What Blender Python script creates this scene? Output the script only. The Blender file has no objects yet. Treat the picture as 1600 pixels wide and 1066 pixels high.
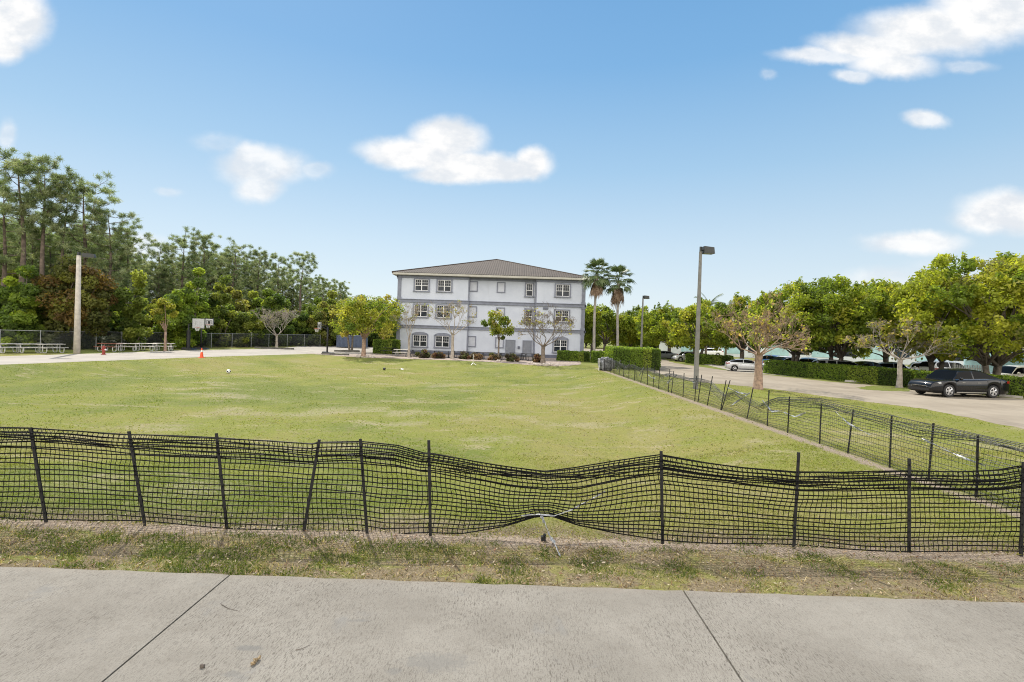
import bpy, math, random
import numpy as np
from mathutils import Vector, Matrix

PI = math.pi
SC = bpy.context.scene
COL = SC.collection
RNG = np.random.default_rng(7)
random.seed(7)

# ------------------------------------------------------------------ camera
F = 800.0                                  # focal length in photo pixels (1600 wide)
EYE = Vector((0.0, 0.0, 2.75))
ROT = (Matrix.Rotation(math.radians(0.5), 3, 'Z') @ Matrix.Rotation(PI / 2 + math.radians(-0.72), 3, 'X')
       @ Matrix.Rotation(math.radians(1.8), 3, 'Z'))


def ray(x, y):
    return ROT @ Vector(((x - 800) / F, -(y - 533) / F, -1.0))


def G(x, y, z=0.0):
    """where the level z is met by the sight line of a survey point"""
    d = ray(x, y)
    t = (z - EYE.z) / d.z
    return EYE + d * t


def P(x, y, Y):
    d = ray(x, y)
    return EYE + d * (Y / d.y)


cam = bpy.data.cameras.new('camera')
cam.sensor_width = 36.0
cam.lens = F / 1600 * 36
cam.clip_start = 0.05
cam.clip_end = 6000
camo = bpy.data.objects.new('camera', cam)
COL.objects.link(camo)
camo.matrix_world = Matrix.Translation(EYE) @ ROT.to_4x4()
SC.camera = camo


# ------------------------------------------------------------------ helpers
def sstep(a, b, x):
    t = np.clip((np.asarray(x, float) - a) / (b - a), 0, 1)
    return t * t * (3 - 2 * t)


class MB:
    """collects faces, builds ONE mesh object"""

    def __init__(s):
        s.v = []; s.f = []; s.m = []

    def add(s, vs, fs, m=0):
        o = len(s.v)
        s.v.extend(tuple(p) for p in vs)
        s.f.extend(tuple(i + o for i in f) for f in fs)
        s.m.extend([m] * len(fs))

    def box(s, x0, x1, y0, y1, z0, z1, m=0, M=None):
        vs = [Vector(p) for p in ((x0, y0, z0), (x1, y0, z0), (x1, y1, z0), (x0, y1, z0), (x0, y0, z1), (x1, y0, z1), (x1, y1, z1), (x0, y1, z1))]
        if M is not None:
            vs = [M @ p for p in vs]
        s.add(vs, [(0, 3, 2, 1), (4, 5, 6, 7), (0, 1, 5, 4), (1, 2, 6, 5), (2, 3, 7, 6), (3, 0, 4, 7)], m)

    def cbox(s, c, d, m=0, M=None):
        s.box(c[0] - d[0] / 2, c[0] + d[0] / 2, c[1] - d[1] / 2, c[1] + d[1] / 2, c[2] - d[2] / 2, c[2] + d[2] / 2, m, M)

    def tube(s, pts, rad, n=6, m=0, caps=True):
        pts = [Vector(p) for p in pts]
        if not hasattr(rad, '__len__'):
            rad = [rad] * len(pts)
        k = len(pts)
        prev = None
        o = len(s.v)
        for i in range(k):
            t = (pts[min(i + 1, k - 1)] - pts[max(i - 1, 0)])
            if t.length < 1e-9:
                t = Vector((0, 0, 1))
            t.normalize()
            if prev is None:
                a = t.cross(Vector((0, 0, 1)) if abs(t.z) < .9 else Vector((1, 0, 0))).normalized()
            else:
                a = (prev - t * prev.dot(t))
                a = a.normalized() if a.length > 1e-6 else t.orthogonal().normalized()
            prev = a
            b = t.cross(a)
            for j in range(n):
                th = 2 * PI * j / n
                s.v.append(tuple(pts[i] + (a * math.cos(th) + b * math.sin(th)) * rad[i]))
        for i in range(k - 1):
            for j in range(n):
                j2 = (j + 1) % n
                s.f.append((o + i * n + j, o + i * n + j2, o + (i + 1) * n + j2, o + (i + 1) * n + j)); s.m.append(m)
        if caps:
            s.f.append(tuple(o + j for j in range(n - 1, -1, -1))); s.m.append(m)
            s.f.append(tuple(o + (k - 1) * n + j for j in range(n))); s.m.append(m)

    def lathe(s, prof, n=16, c=(0, 0, 0), m=0, M=None):
        """prof = [(r, z), ...] turned about a vertical axis"""
        o = len(s.v)
        for r, z in prof:
            for j in range(n):
                p = Vector((c[0] + r * math.cos(2 * PI * j / n), c[1] + r * math.sin(2 * PI * j / n), c[2] + z))
                if M is not None:
                    p = M @ p
                s.v.append(tuple(p))
        for i in range(len(prof) - 1):
            for j in range(n):
                j2 = (j + 1) % n
                s.f.append((o + i * n + j, o + i * n + j2, o + (i + 1) * n + j2, o + (i + 1) * n + j)); s.m.append(m)
        s.f.append(tuple(o + j for j in range(n - 1, -1, -1))); s.m.append(m)
        s.f.append(tuple(o + (len(prof) - 1) * n + j for j in range(n))); s.m.append(m)

    def build(s, name, mats, parent=None, smooth=False, loc=None):
        me = bpy.data.meshes.new(name)
        me.from_pydata(s.v, [], s.f)
        mats = mats if isinstance(mats, (list, tuple)) else [mats]
        for mm in mats:
            me.materials.append(mm)
        if len(mats) > 1:
            me.polygons.foreach_set('material_index', s.m)
        if smooth:
            me.polygons.foreach_set('use_smooth', [True] * len(s.f))
        me.update()
        return link(name, me, parent, loc)


def link(name, me, parent=None, loc=None):
    o = bpy.data.objects.new(name, me)
    COL.objects.link(o)
    if parent is not None:
        o.parent = parent
    if loc is not None:
        o.location = loc
    return o


def np_obj(name, verts, faces, mat, parent=None, col=None, smooth=False):
    """verts (N,3), faces (M,k) arrays; col (N,3) linear colour for the attribute 'col'"""
    me = bpy.data.meshes.new(name)
    n, (m, k) = len(verts), faces.shape
    me.vertices.add(n); me.loops.add(m * k); me.polygons.add(m)
    me.vertices.foreach_set('co', np.ascontiguousarray(verts, dtype=np.float32).ravel())
    me.loops.foreach_set('vertex_index', np.ascontiguousarray(faces, dtype=np.int32).ravel())
    me.polygons.foreach_set('loop_start', np.arange(0, m * k, k, dtype=np.int32))
    me.polygons.foreach_set('loop_total', np.full(m, k, dtype=np.int32))
    if smooth:
        me.polygons.foreach_set('use_smooth', np.ones(m, dtype=bool))
    me.materials.append(mat)
    me.update(calc_edges=True)
    if col is not None:
        at = me.attributes.new('col', 'FLOAT_COLOR', 'POINT')
        c4 = np.ones((n, 4), dtype=np.float32); c4[:, :3] = col
        at.data.foreach_set('color', c4.ravel())
    return link(name, me, parent)


def tag(o, label, cat, group=None, kind=None):
    if label: o['label'] = label
    if cat: o['category'] = cat
    if group: o['group'] = group
    if kind: o['kind'] = kind
    return o


def thing(name, label, cat, loc=(0, 0, 0), rz=0.0, group=None, sc=1.0):
    o = bpy.data.objects.new(name, None)
    COL.objects.link(o)
    o.empty_display_size = .2
    o.location = loc
    o.rotation_euler = (0, 0, rz)
    o.scale = (sc, sc, sc) if not hasattr(sc, '__len__') else sc
    return tag(o, label, cat, group)


def dup(root, loc, rz=0.0, sc=1.0, label=None, group=None):
    """a copy of a thing with copies of its parts and sub-parts"""
    r = root.copy(); COL.objects.link(r)
    r.location = loc
    r.rotation_euler = (0, 0, rz)
    r.scale = (sc, sc, sc) if not hasattr(sc, '__len__') else sc
    if label: r['label'] = label
    if group: r['group'] = group
    for ch in list(root.children):
        c = ch.copy(); COL.objects.link(c); c.parent = r
        for g in list(ch.children):
            d = g.copy(); COL.objects.link(d); d.parent = c
    return r


class Kind:
    """first placement moves the prototype itself, later ones copy it"""

    def __init__(s, proto):
        s.p = proto; s.used = False

    def put(s, loc, rz=0.0, sc=1.0, label=None, group=None):
        if s.used:
            return dup(s.p, loc, rz, sc, label, group)
        s.used = True
        r = s.p
        r.location = loc; r.rotation_euler = (0, 0, rz)
        r.scale = (sc, sc, sc) if not hasattr(sc, '__len__') else sc
        if label: r['label'] = label
        if group: r['group'] = group
        return r


# ------------------------------------------------------------------ materials
class NT:
    def __init__(s, tree):
        s.t = tree; s.n = tree.nodes; s.l = tree.links

    def new(s, typ, **kw):
        nd = s.n.new(typ)
        for k, v in kw.items():
            setattr(nd, k, v)
        return nd

    def link(s, a, b):
        s.l.new(a, b)

    def _in(s, sock, v):
        if hasattr(v, 'is_linked') or isinstance(v, bpy.types.NodeSocket):
            s.l.new(v, sock)
        else:
            sock.default_value = v

    def math(s, op, a, b=0.0, c=None, clamp=False):
        nd = s.new('ShaderNodeMath', operation=op, use_clamp=clamp)
        s._in(nd.inputs[0], a); s._in(nd.inputs[1], b)
        if c is not None: s._in(nd.inputs[2], c)
        return nd.outputs[0]

    def vmath(s, op, a, b=None):
        nd = s.new('ShaderNodeVectorMath', operation=op)
        s._in(nd.inputs[0], a)
        if b is not None: s._in(nd.inputs[1], b)
        return nd.outputs['Value'] if op in ('LENGTH', 'DOT_PRODUCT') else nd.outputs[0]

    def mix(s, fac, a, b, blend='MIX'):
        nd = s.new('ShaderNodeMix', data_type='RGBA', blend_type=blend)
        nd.clamp_factor = True
        s._in(nd.inputs[0], fac)
        for i, v in ((6, a), (7, b)):
            if isinstance(v, (tuple, list)):
                nd.inputs[i].default_value = (*v[:3], 1)
            else:
                s.l.new(v, nd.inputs[i])
        return nd.outputs[2]

    def noise(s, vec, scale, detail=4.0, rough=.55, dist=0.0, col=False):
        nd = s.new('ShaderNodeTexNoise')
        s.l.new(vec, nd.inputs['Vector'])
        nd.inputs['Scale'].default_value = scale
        nd.inputs['Detail'].default_value = detail
        nd.inputs['Roughness'].default_value = rough
        nd.inputs['Distortion'].default_value = dist
        return nd.outputs['Color' if col else 'Fac']

    def ss(s, x, a, b):
        nd = s.new('ShaderNodeMapRange', interpolation_type='SMOOTHSTEP')
        s._in(nd.inputs[0], x)
        nd.inputs[1].default_value = a; nd.inputs[2].default_value = b
        nd.inputs[3].default_value = 0; nd.inputs[4].default_value = 1
        return nd.outputs[0]

    def mapping(s, vec, scale=(1, 1, 1), rot=(0, 0, 0), loc=(0, 0, 0)):
        nd = s.new('ShaderNodeMapping')
        s.l.new(vec, nd.inputs[0])
        nd.inputs[1].default_value = loc; nd.inputs[2].default_value = rot; nd.inputs[3].default_value = scale
        return nd.outputs[0]


def new_mat(name):
    m = bpy.data.materials.new(name)
    m.use_nodes = True
    t = NT(m.node_tree)
    bs = m.node_tree.nodes['Principled BSDF']
    return m, t, bs


def obj_co(t):
    return t.new('ShaderNodeTexCoord').outputs['Object']


def simple(name, c, rough=.6, var=.12, scale=6.0, metal=0.0, bump=0.0, bscale=40.0, coat=0.0, spec=None, c2=None):
    """one colour with soft procedural mottling and an optional fine bump"""
    m, t, bs = new_mat(name)
    co = obj_co(t)
    n = t.noise(co, scale, 5)
    a = tuple(max(0, x * (1 - var)) for x in c)
    b = c2 if c2 else tuple(x * (1 + var) for x in c)
    t.link(t.mix(t.ss(n, .3, .7), a, b), bs.inputs['Base Color'])
    bs.inputs['Roughness'].default_value = rough
    bs.inputs['Metallic'].default_value = metal
    if coat:
        bs.inputs['Coat Weight'].default_value = coat
        bs.inputs['Coat Roughness'].default_value = .05
    if spec is not None:
        bs.inputs['Specular IOR Level'].default_value = spec
    if bump:
        bm = t.new('ShaderNodeBump')
        bm.inputs['Strength'].default_value = bump
        bm.inputs['Distance'].default_value = .02
        t.link(t.noise(co, bscale, 4), bm.inputs['Height'])
        t.link(bm.outputs[0], bs.inputs['Normal'])
    return m


def leaf_material(name, trans=.35, rough=.55, vary=.3, gain=1.0):
    m, t, bs = new_mat(name)
    at = t.new('ShaderNodeAttribute', attribute_name='col')
    oi = t.new('ShaderNodeObjectInfo')
    k = t.math('MULTIPLY_ADD', oi.outputs['Random'], vary, gain - vary / 2)
    sc = t.new('ShaderNodeVectorMath', operation='SCALE')
    t.link(at.outputs['Color'], sc.inputs[0]); t.link(k, sc.inputs['Scale'])
    t.link(sc.outputs[0], bs.inputs['Base Color'])
    bs.inputs['Roughness'].default_value = rough
    bs.inputs['Specular IOR Level'].default_value = .25
    tr = t.new('ShaderNodeBsdfTranslucent')
    t.link(t.mix(1.0, sc.outputs[0], (1.5, 1.55, .7), 'MULTIPLY'), tr.inputs['Color'])
    mx = t.new('ShaderNodeMixShader')
    mx.inputs[0].default_value = trans
    t.link(bs.outputs[0], mx.inputs[1]); t.link(tr.outputs[0], mx.inputs[2])
    t.link(mx.outputs[0], t.n['Material Output'].inputs['Surface'])
    return m


M = {}
M['leaf'] = leaf_material('leaf', .58, gain=1.35)
M['needle'] = leaf_material('needle', .34, .5, .3, 1.95)
M['blade'] = leaf_material('grass_blade', .35, .6, 0.0)
M['bark'] = simple('bark_grey_brown', (.16, .13, .105), .9, .35, 5, bump=.6, bscale=18)
M['bark_dark'] = simple('bark_dark', (.115, .095, .078), .9, .35, 5, bump=.6, bscale=18)
M['bark_pale'] = simple('bark_pale', (.32, .28, .24), .85, .25, 5, bump=.5, bscale=14)
M['bark_tan'] = simple('bark_tan', (.27, .185, .135), .8, .35, 5, bump=.8, bscale=9)
M['bark_pine'] = simple('bark_pine', (.13, .10, .08), .95, .4, 3, bump=.8, bscale=9)
M['palm_trunk'] = simple('palm_trunk', (.27, .25, .23), .9, .25, 3, bump=.7, bscale=14)
M['black_plastic'] = simple('black_plastic_net', (.0045, .0045, .005), .55, .2, 20, spec=.12)
M['black_steel'] = simple('black_painted_steel', (.014, .014, .015), .5, .3, 14, spec=.3)
M['side_net'] = simple('weathered_black_net', (.016, .017, .016), .33, .3, 20, spec=.6)
M['grey_film'] = simple('grey_torn_plastic', (.30, .315, .335), .35, .3, 22)
M['concrete_pole'] = simple('pole_concrete', (.47, .43, .38), .9, .14, 4, bump=.3, bscale=50)
M['pole_grey'] = simple('pole_grey_concrete', (.175, .17, .162), .85, .14, 4, bump=.3, bscale=50)
M['lamp_bronze'] = simple('lamp_dark_bronze', (.025, .028, .027), .45, .2, 8)
M['lens'] = simple('lamp_lens', (.35, .38, .36), .2, .1, 8)
M['galv'] = simple('galvanised_steel', (.60, .60, .59), .5, .1, 10, metal=.1)
M['galv_dull'] = simple('galvanised_dull', (.30, .31, .31), .5, .2, 10, metal=.4)
M['chain'] = simple('chain_link_wire', (.07, .075, .075), .55, .2, 10, metal=.3)
M['table_wood'] = simple('table_weathered_boards', (.56, .53, .48), .85, .25, 7, bump=.3, bscale=30)
M['table_red'] = simple('table_red_brown_boards', (.22, .075, .045), .8, .25, 7, bump=.3, bscale=30)
M['table_dark'] = simple('table_dark_metal', (.035, .035, .038), .6, .25, 7)
M['hydrant'] = simple('hydrant_red_paint', (.24, .03, .02), .55, .2, 9)
M['white'] = simple('white_plastic', (.75, .75, .73), .5, .06, 9)
M['orange'] = simple('cone_orange_plastic', (.75, .085, .02), .5, .12, 8)
M['tyre'] = simple('tyre_rubber', (.018, .018, .019), .85, .2, 20)
M['alloy'] = simple('wheel_alloy', (.62, .62, .63), .3, .08, 9, metal=.7)
M['car_black'] = simple('car_paint_black', (.006, .0065, .0085), .32, .1, 6, coat=.8, spec=.05)
M['car_silver'] = simple('car_paint_silver', (.50, .51, .53), .35, .06, 6, metal=.55, coat=.7)
M['car_white'] = simple('car_paint_white', (.74, .75, .76), .35, .05, 6, coat=.6)
M['car_navy'] = simple('car_paint_navy', (.03, .045, .085), .3, .1, 6, metal=.3, coat=.8)
M['car_grey'] = simple('car_paint_grey', (.16, .17, .18), .32, .08, 6, metal=.4, coat=.7)
M['car_blue'] = simple('car_paint_blue', (.04, .14, .38), .32, .08, 6, metal=.2, coat=.7)
M['car_cream'] = simple('car_paint_cream', (.60, .57, .49), .4, .06, 6, coat=.5)
M['car_glass'] = simple('car_glass', (.004, .005, .006), .06, .05, 4, spec=.06)
M['under'] = simple('car_underbody', (.012, .012, .012), .9, .2, 6)
M['headlamp'] = simple('headlamp_glass', (.55, .58, .6), .12, .1, 12, metal=.3, coat=1.0)
M['taillamp'] = simple('taillamp_red', (.28, .012, .012), .2, .1, 12, coat=1.0)
M['chrome'] = simple('chrome', (.62, .62, .62), .18, .04, 9, metal=1.0)
M['rock'] = simple('rock_pale', (.42, .37, .33), .95, .3, 5, bump=.8, bscale=14)
M['hoop_black'] = simple('hoop_black', (.012, .012, .014), .5, .2, 8)
M['backboard'] = simple('backboard_white', (.42, .43, .44), .35, .1, 8)
M['rim_orange'] = simple('rim_orange', (.45, .08, .02), .5, .1, 8)
M['container'] = simple('container_blue_grey', (.075, .10, .16), .6, .12, 3)
M['dry_leaf'] = simple('dry_leaf', (.36, .27, .16), .8, .35, 60)
# ------------------------------------------------------------------ light
SUN_AZ, SUN_EL = math.radians(-30), math.radians(49)       # azimuth from +Y towards +X
SUN_DIR = Vector((math.sin(SUN_AZ) * math.cos(SUN_EL), math.cos(SUN_AZ) * math.cos(SUN_EL), math.sin(SUN_EL)))
ld = bpy.data.lights.new('sun', 'SUN')
ld.energy = 3.7
ld.angle = math.radians(0.5)
ld.color = (1.0, .94, .84)
lo = bpy.data.objects.new('sun', ld)
COL.objects.link(lo)
lo.rotation_euler = (-SUN_DIR).to_track_quat('-Z', 'Y').to_euler()

W = bpy.data.worlds.new('World')
SC.world = W
W.use_nodes = True
t = NT(W.node_tree)
bg = t.n['Background']
sky = t.new('ShaderNodeTexSky', sky_type='NISHITA')
sky.sun_disc = False
sky.sun_elevation = SUN_EL
sky.sun_rotation = SUN_AZ % (2 * PI)
sky.altitude = 0
sky.air_density = 1.0
sky.dust_density = .6
sky.ozone_density = 1.6
dirv = t.vmath('NORMALIZE', t.new('ShaderNodeTexCoord').outputs['Generated'])
sp = t.new('ShaderNodeSeparateXYZ'); t.link(dirv, sp.inputs[0])
dx, dy, dz = sp.outputs
# clear-air colour by height above the horizon, tinting the physical sky
ramp = t.new('ShaderNodeValToRGB')
t.link(dz, ramp.inputs[0])
SKY_STOPS = [(0.0, (.80, .875, .92)), (.08, (.73, .84, .91)), (.16, (.62, .775, .895)), (.30, (.385, .615, .84)), (.46, (.205, .455, .77)), (.62, (.14, .37, .70)), (1.0, (.09, .27, .58))]
el = ramp.color_ramp.elements
while len(el) < len(SKY_STOPS):
    el.new(.5)
for e, (p, c) in zip(el, SKY_STOPS):
    e.position = p; e.color = (*c, 1)
SKYK = 6.7
scl = t.new('ShaderNodeVectorMath', operation='SCALE')
t.link(ramp.outputs[0], scl.inputs[0]); scl.inputs['Scale'].default_value = SKYK
base = t.mix(.88, sky.outputs[0], scl.outputs[0])
# clouds on the plane of the sky towards +Y (u across, v up)
ydiv = t.math('MAXIMUM', dy, .02)
cmb = t.new('ShaderNodeCombineXYZ')
t.link(t.math('DIVIDE', dx, ydiv), cmb.inputs[0]); t.link(t.math('DIVIDE', dz, ydiv), cmb.inputs[1])
uv0 = cmb.outputs[0]
wob = t.vmath('SUBTRACT', t.noise(uv0, 9.0, 5, .6, col=True), (.5, .5, .5))
wsc = t.new('ShaderNodeVectorMath', operation='SCALE'); t.link(wob, wsc.inputs[0]); wsc.inputs['Scale'].default_value = .042
uv = t.vmath('ADD', uv0, wsc.outputs[0])
CLOUDS = [(22, 28, 64, 58, 1), (2, 74, 44, 30, .9), (10, 212, 17, 30, .45),
          (408, 258, 76, 36, .72), (405, 292, 45, 26, .7), (340, 220, 45, 16, .3), (490, 266, 32, 14, .42), (395, 240, 44, 24, .7),
          (700, 214, 62, 36, 1), (655, 238, 100, 28, 1), (740, 258, 110, 28, 1), (700, 272, 70, 16, .9), (830, 256, 36, 27, .95), (790, 262, 60, 24, 1), (625, 245, 70, 16, .85),
          (1450, 48, 120, 40, .95), (1370, 72, 105, 24, .9), (1545, 22, 105, 50, .95), (1290, 88, 84, 15, .7), (1395, 98, 74, 26, .85), (1335, 118, 36, 12, .6),
          (1510, 99, 48, 12, .42), (1446, 188, 40, 15, .68), (1575, 330, 84, 36, .95), (1540, 345, 60, 24, .8), (1428, 379, 88, 20, .75), (1385, 436, 84, 22, .45), (1500, 425, 84, 26, .4),
          (1200, 113, 14, 8, .35), (262, 301, 26, 8, .35), (225, 390, 50, 22, .5)]
acc = None
for (cx, cy, a, b, k) in CLOUDS:
    d = ray(cx, cy)
    s_ = t.vmath('SUBTRACT', uv, (d.x / d.y, d.z / d.y, 0))
    sx = math.hypot(1, d.x / d.y)
    s_ = t.vmath('MULTIPLY', s_, (F / a, F / b, 0))
    ln = t.vmath('LENGTH', s_)
    val = t.math('MULTIPLY', t.math('SUBTRACT', 1.16, ln, clamp=False), k * 1.0)
    val = t.math('MINIMUM', val, k * .62)
    acc = val if acc is None else t.math('SMOOTH_MAX', acc, val, .12)
fine = t.math('SUBTRACT', t.noise(t.mapping(uv0, (1, 1.5, 1)), 15, 7, .62), .5)
dens = t.ss(t.math('ADD', acc, t.math('MULTIPLY', fine, .22)), -.04, .62)
dens = t.math('MULTIPLY', dens, t.ss(dy, .02, .15))
# unseen bright cloud, added behind the viewer as fill for the shaded fronts
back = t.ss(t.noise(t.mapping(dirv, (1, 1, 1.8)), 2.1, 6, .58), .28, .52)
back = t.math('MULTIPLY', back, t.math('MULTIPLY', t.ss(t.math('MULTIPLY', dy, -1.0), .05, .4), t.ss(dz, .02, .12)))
ccol = t.mix(t.ss(t.noise(t.mapping(uv0, (1, 1.6, 1)), 11, 6, .6), .36, .62), (SKYK * .80, SKYK * .84, SKYK * .89), (SKYK * 1.04, SKYK * 1.03, SKYK * 1.02))
c1 = t.mix(dens, base, ccol)
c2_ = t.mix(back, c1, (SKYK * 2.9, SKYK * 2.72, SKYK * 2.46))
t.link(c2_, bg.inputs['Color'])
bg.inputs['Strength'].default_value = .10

vs = SC.view_settings
vs.view_transform = 'Standard'
vs.look = 'None'
vs.exposure = 0.58
vs.gamma = 1.0
vs.use_curve_mapping = False
SC.cycles.max_bounces = 7
SC.cycles.transparent_max_bounces = 8
SC.cycles.use_denoising = True
SC.cycles.denoiser = 'OPENIMAGEDENOISE'
SC.cycles.denoising_input_passes = 'RGB_ALBEDO_NORMAL'
SC.cycles.denoising_prefilter = 'NONE'
SC.cycles.pixel_filter_type = 'BLACKMAN_HARRIS'
SC.cycles.filter_width = 1.05
SC.cycles.sample_clamp_indirect = 6

# ------------------------------------------------------------------ ground levels
FENCE_Y = 6.87                      # the row of stakes along the pavement
pa, pb = G(1390, 731), G(930, 574)  # the long side fence


def side_x(y):
    return pa.x + (pb.x - pa.x) * (y - pa.y) / (pb.y - pa.y)


dl = [G(0, 570), G(160, 564), G(320, 558), G(420, 555), G(520, 552)]     # lawn edge of the left drive


def drive_x(y):
    xs = [p.x for p in dl]; ys = [p.y for p in dl]
    return np.interp(y, ys, xs)


MUL = [G(*p) for p in ((478, 552.5), (540, 557), (570, 559), (640, 561), (700, 563), (770, 566), (820, 570), (870, 573), (905, 570))]


def gz(x, y):
    """height of the ground: a shallow basin in the lawn, level everywhere else"""
    x = np.asarray(x, float); y = np.asarray(y, float)
    back = np.interp(x, [p.x for p in MUL], [p.y for p in MUL])
    s = sstep(FENCE_Y + 1.0, FENCE_Y + 6.5, y) * (1 - sstep(back - 7.0, back - 1.0, y))
    s = s * sstep(1.0, 6.0, x - drive_x(y)) * sstep(.8, 5.0, side_x(y) - x)
    bump = .035 * np.sin(x * .61 + .7 * np.sin(y * .37)) * np.cos(y * .53 + x * .21) + .02 * np.sin(x * 1.7 + y * 1.3)
    return -.55 * s + bump * s


def gzf(x, y):
    return float(gz(x, y))


def vnoise(x, y, s, seed):
    rg_ = np.random.default_rng(seed); T = rg_.random((64, 64))
    u, v_ = x * s + 31.7, y * s + 17.3
    i, j = np.floor(u).astype(int), np.floor(v_).astype(int)
    a, b = u - i, v_ - j
    a = a * a * (3 - 2 * a); b = b * b * (3 - 2 * b)
    g_ = lambda p, q: T[p % 64, q % 64]
    return (g_(i, j) * (1 - a) + g_(i + 1, j) * a) * (1 - b) + (g_(i, j + 1) * (1 - a) + g_(i + 1, j + 1) * a) * b


def fbm(x, y, s, seed, octv=4, gain=.55):
    x = np.asarray(x, float); y = np.asarray(y, float)
    o = np.zeros(np.broadcast(x, y).shape); amp = 1.0; tot = 0
    for k_ in range(octv):
        o = o + amp * vnoise(x, y, s * 2 ** k_, seed + k_); tot += amp; amp *= gain
    return o / tot


WORN = [(G(385, 624), 3.2, 2.0), (G(560, 617), 3.4, 2.2), (G(690, 628), 4.0, 2.0), (G(715, 588), 4.5, 3.2), (G(640, 640), 2.4, 1.3), (G(800, 660), 2.2, 1.2), (G(230, 640), 3.0, 1.2), (G(900, 640), 2.6, 1.3), (G(560, 668), 1.6, .8), (G(1090, 650), 1.6, .9), (G(330, 600), 4, 2), (G(870, 612), 3, 2)]


def worn(x, y):
    """trampled pale patches of the field"""
    m = np.zeros(np.broadcast(np.asarray(x, float), np.asarray(y, float)).shape)
    n_ = fbm(x, y, .8, 5)
    for c_, a, b in WORN:
        m = np.maximum(m, 1.0 - np.sqrt(((x - c_.x) / a) ** 2 + ((y - c_.y) / b) ** 2))
    m = sstep(.0, .8, m + (n_ - .5) * 1.9)
    return np.maximum(m * .7, sstep(.60, .78, fbm(x, y, .33, 15)) * .55)


def tone(x, y):
    """0 lush, 1 dry"""
    return sstep(.30, .70, .6 * fbm(x, y, .10, 25, 3) + .4 * fbm(x, y, .55, 35, 4))


# ------------------------------------------------------------------ ground material
def grass_tone(t, co):
    """the lawn's own colours: lime, olive, straw and bare earth in patches"""
    big = t.noise(t.mapping(co, (1, 1.25, 1)), .16, 5, .6)
    mid = t.noise(t.mapping(co, (1, 1.0, 1)), .75, 6, .65, .4)
    fin = t.noise(co, 9.0, 6, .7)
    vfin = t.noise(co, 42.0, 4, .7)
    at = t.new('ShaderNodeAttribute', attribute_name='col')
    ps = t.new('ShaderNodeSeparateColor'); t.link(at.outputs['Color'], ps.inputs[0])
    tn = t.math('ADD', ps.outputs[1], t.math('MULTIPLY', t.math('SUBTRACT', mid, .5), 1.1))
    c = t.mix(t.ss(tn, .05, .60), (.118, .15, .026), (.175, .192, .036))
    c = t.mix(t.ss(tn, .60, 1.15), c, (.225, .205, .065))
    c = t.mix(t.math('MULTIPLY', t.ss(fin, .46, .66), .48), c, (.27, .24, .095))
    c = t.mix(t.math('MULTIPLY', t.ss(vfin, .50, .66), .6), c, (.07, .085, .022))
    c = t.mix(t.math('MULTIPLY', t.ss(t.noise(co, 2.3, 7, .75, .5), .50, .64), .6), c, (.18, .165, .075))
    bare = t.math('MULTIPLY', t.ss(t.noise(t.mapping(co, (1, 2.2, 1), loc=(3, 8, 0)), .34, 6, .62, .6), .555, .66), t.ss(fin, .36, .56))
    c = t.mix(t.math('MULTIPLY', bare, .6), c, (.33, .275, .185))
    wr = t.ss(t.math('ADD', ps.outputs[0], t.math('ADD', t.math('MULTIPLY', t.math('SUBTRACT', fin, .5), 1.7), t.math('MULTIPLY', t.math('SUBTRACT', mid, .5), 1.2))), .30, .95)
    c = t.mix(t.math('MULTIPLY', wr, .62), c, (.29, .255, .17))
    return c, fin, vfin


gm, t, bs = new_mat('lawn_ground')
co = obj_co(t)
sepn = t.new('ShaderNodeSeparateXYZ'); t.link(co, sepn.inputs[0])
gx, gy, _ = sepn.outputs
c, fin, vfin = grass_tone(t, co)
rag = t.math('SUBTRACT', t.noise(co, 2.2, 6, .7), .5)
# bare mulch line under the stakes, along the pavement
d1 = t.math('ABSOLUTE', t.math('SUBTRACT', gy, FENCE_Y - .06))
m1 = t.math('SUBTRACT', 1.0, t.ss(t.math('ADD', d1, t.math('MULTIPLY', rag, .75)), .06, .30))
# the dry trampled verge in front of it
m2 = t.math('MULTIPLY', t.math('SUBTRACT', 1.0, t.ss(gy, FENCE_Y + .15, FENCE_Y + .9)), t.ss(t.noise(t.mapping(co, (.7, 1.1, 1)), 1.6, 6, .7, .3), .36, .54))
# bare line under the side fence
k = (pb.x - pa.x) / (pb.y - pa.y)
sx_ = t.math('SUBTRACT', gx, t.math('MULTIPLY_ADD', gy, k, pa.x - k * pa.y))
d3 = t.math('ABSOLUTE', t.math('ADD', sx_, .18))
m3 = t.math('MULTIPLY', t.math('SUBTRACT', 1.0, t.ss(t.math('ADD', d3, t.math('MULTIPLY', rag, .8)), .03, .34)), t.math('SUBTRACT', 1.0, t.ss(gy, 44, 47)))
earth = t.mix(t.ss(t.noise(co, 26, 6, .75), .34, .66), (.15, .115, .085), (.37, .305, .24))
dry = t.mix(t.ss(t.noise(co, 30, 6, .75), .34, .66), (.105, .078, .052), (.27, .212, .145))
c = t.mix(t.math('MULTIPLY', m2, .9), c, dry)
c = t.mix(m1, c, earth)
c = t.mix(m3, c, earth)
t.link(c, bs.inputs['Base Color'])
bs.inputs['Roughness'].default_value = .95
bs.inputs['Specular IOR Level'].default_value = .15
bm = t.new('ShaderNodeBump'); bm.inputs['Strength'].default_value = .8; bm.inputs['Distance'].default_value = .05
t.link(t.math('ADD', t.math('MULTIPLY', fin, 1.0), t.math('MULTIPLY', vfin, .5)), bm.inputs['Height'])
t.link(bm.outputs[0], bs.inputs['Normal'])
M['ground'] = gm

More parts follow.
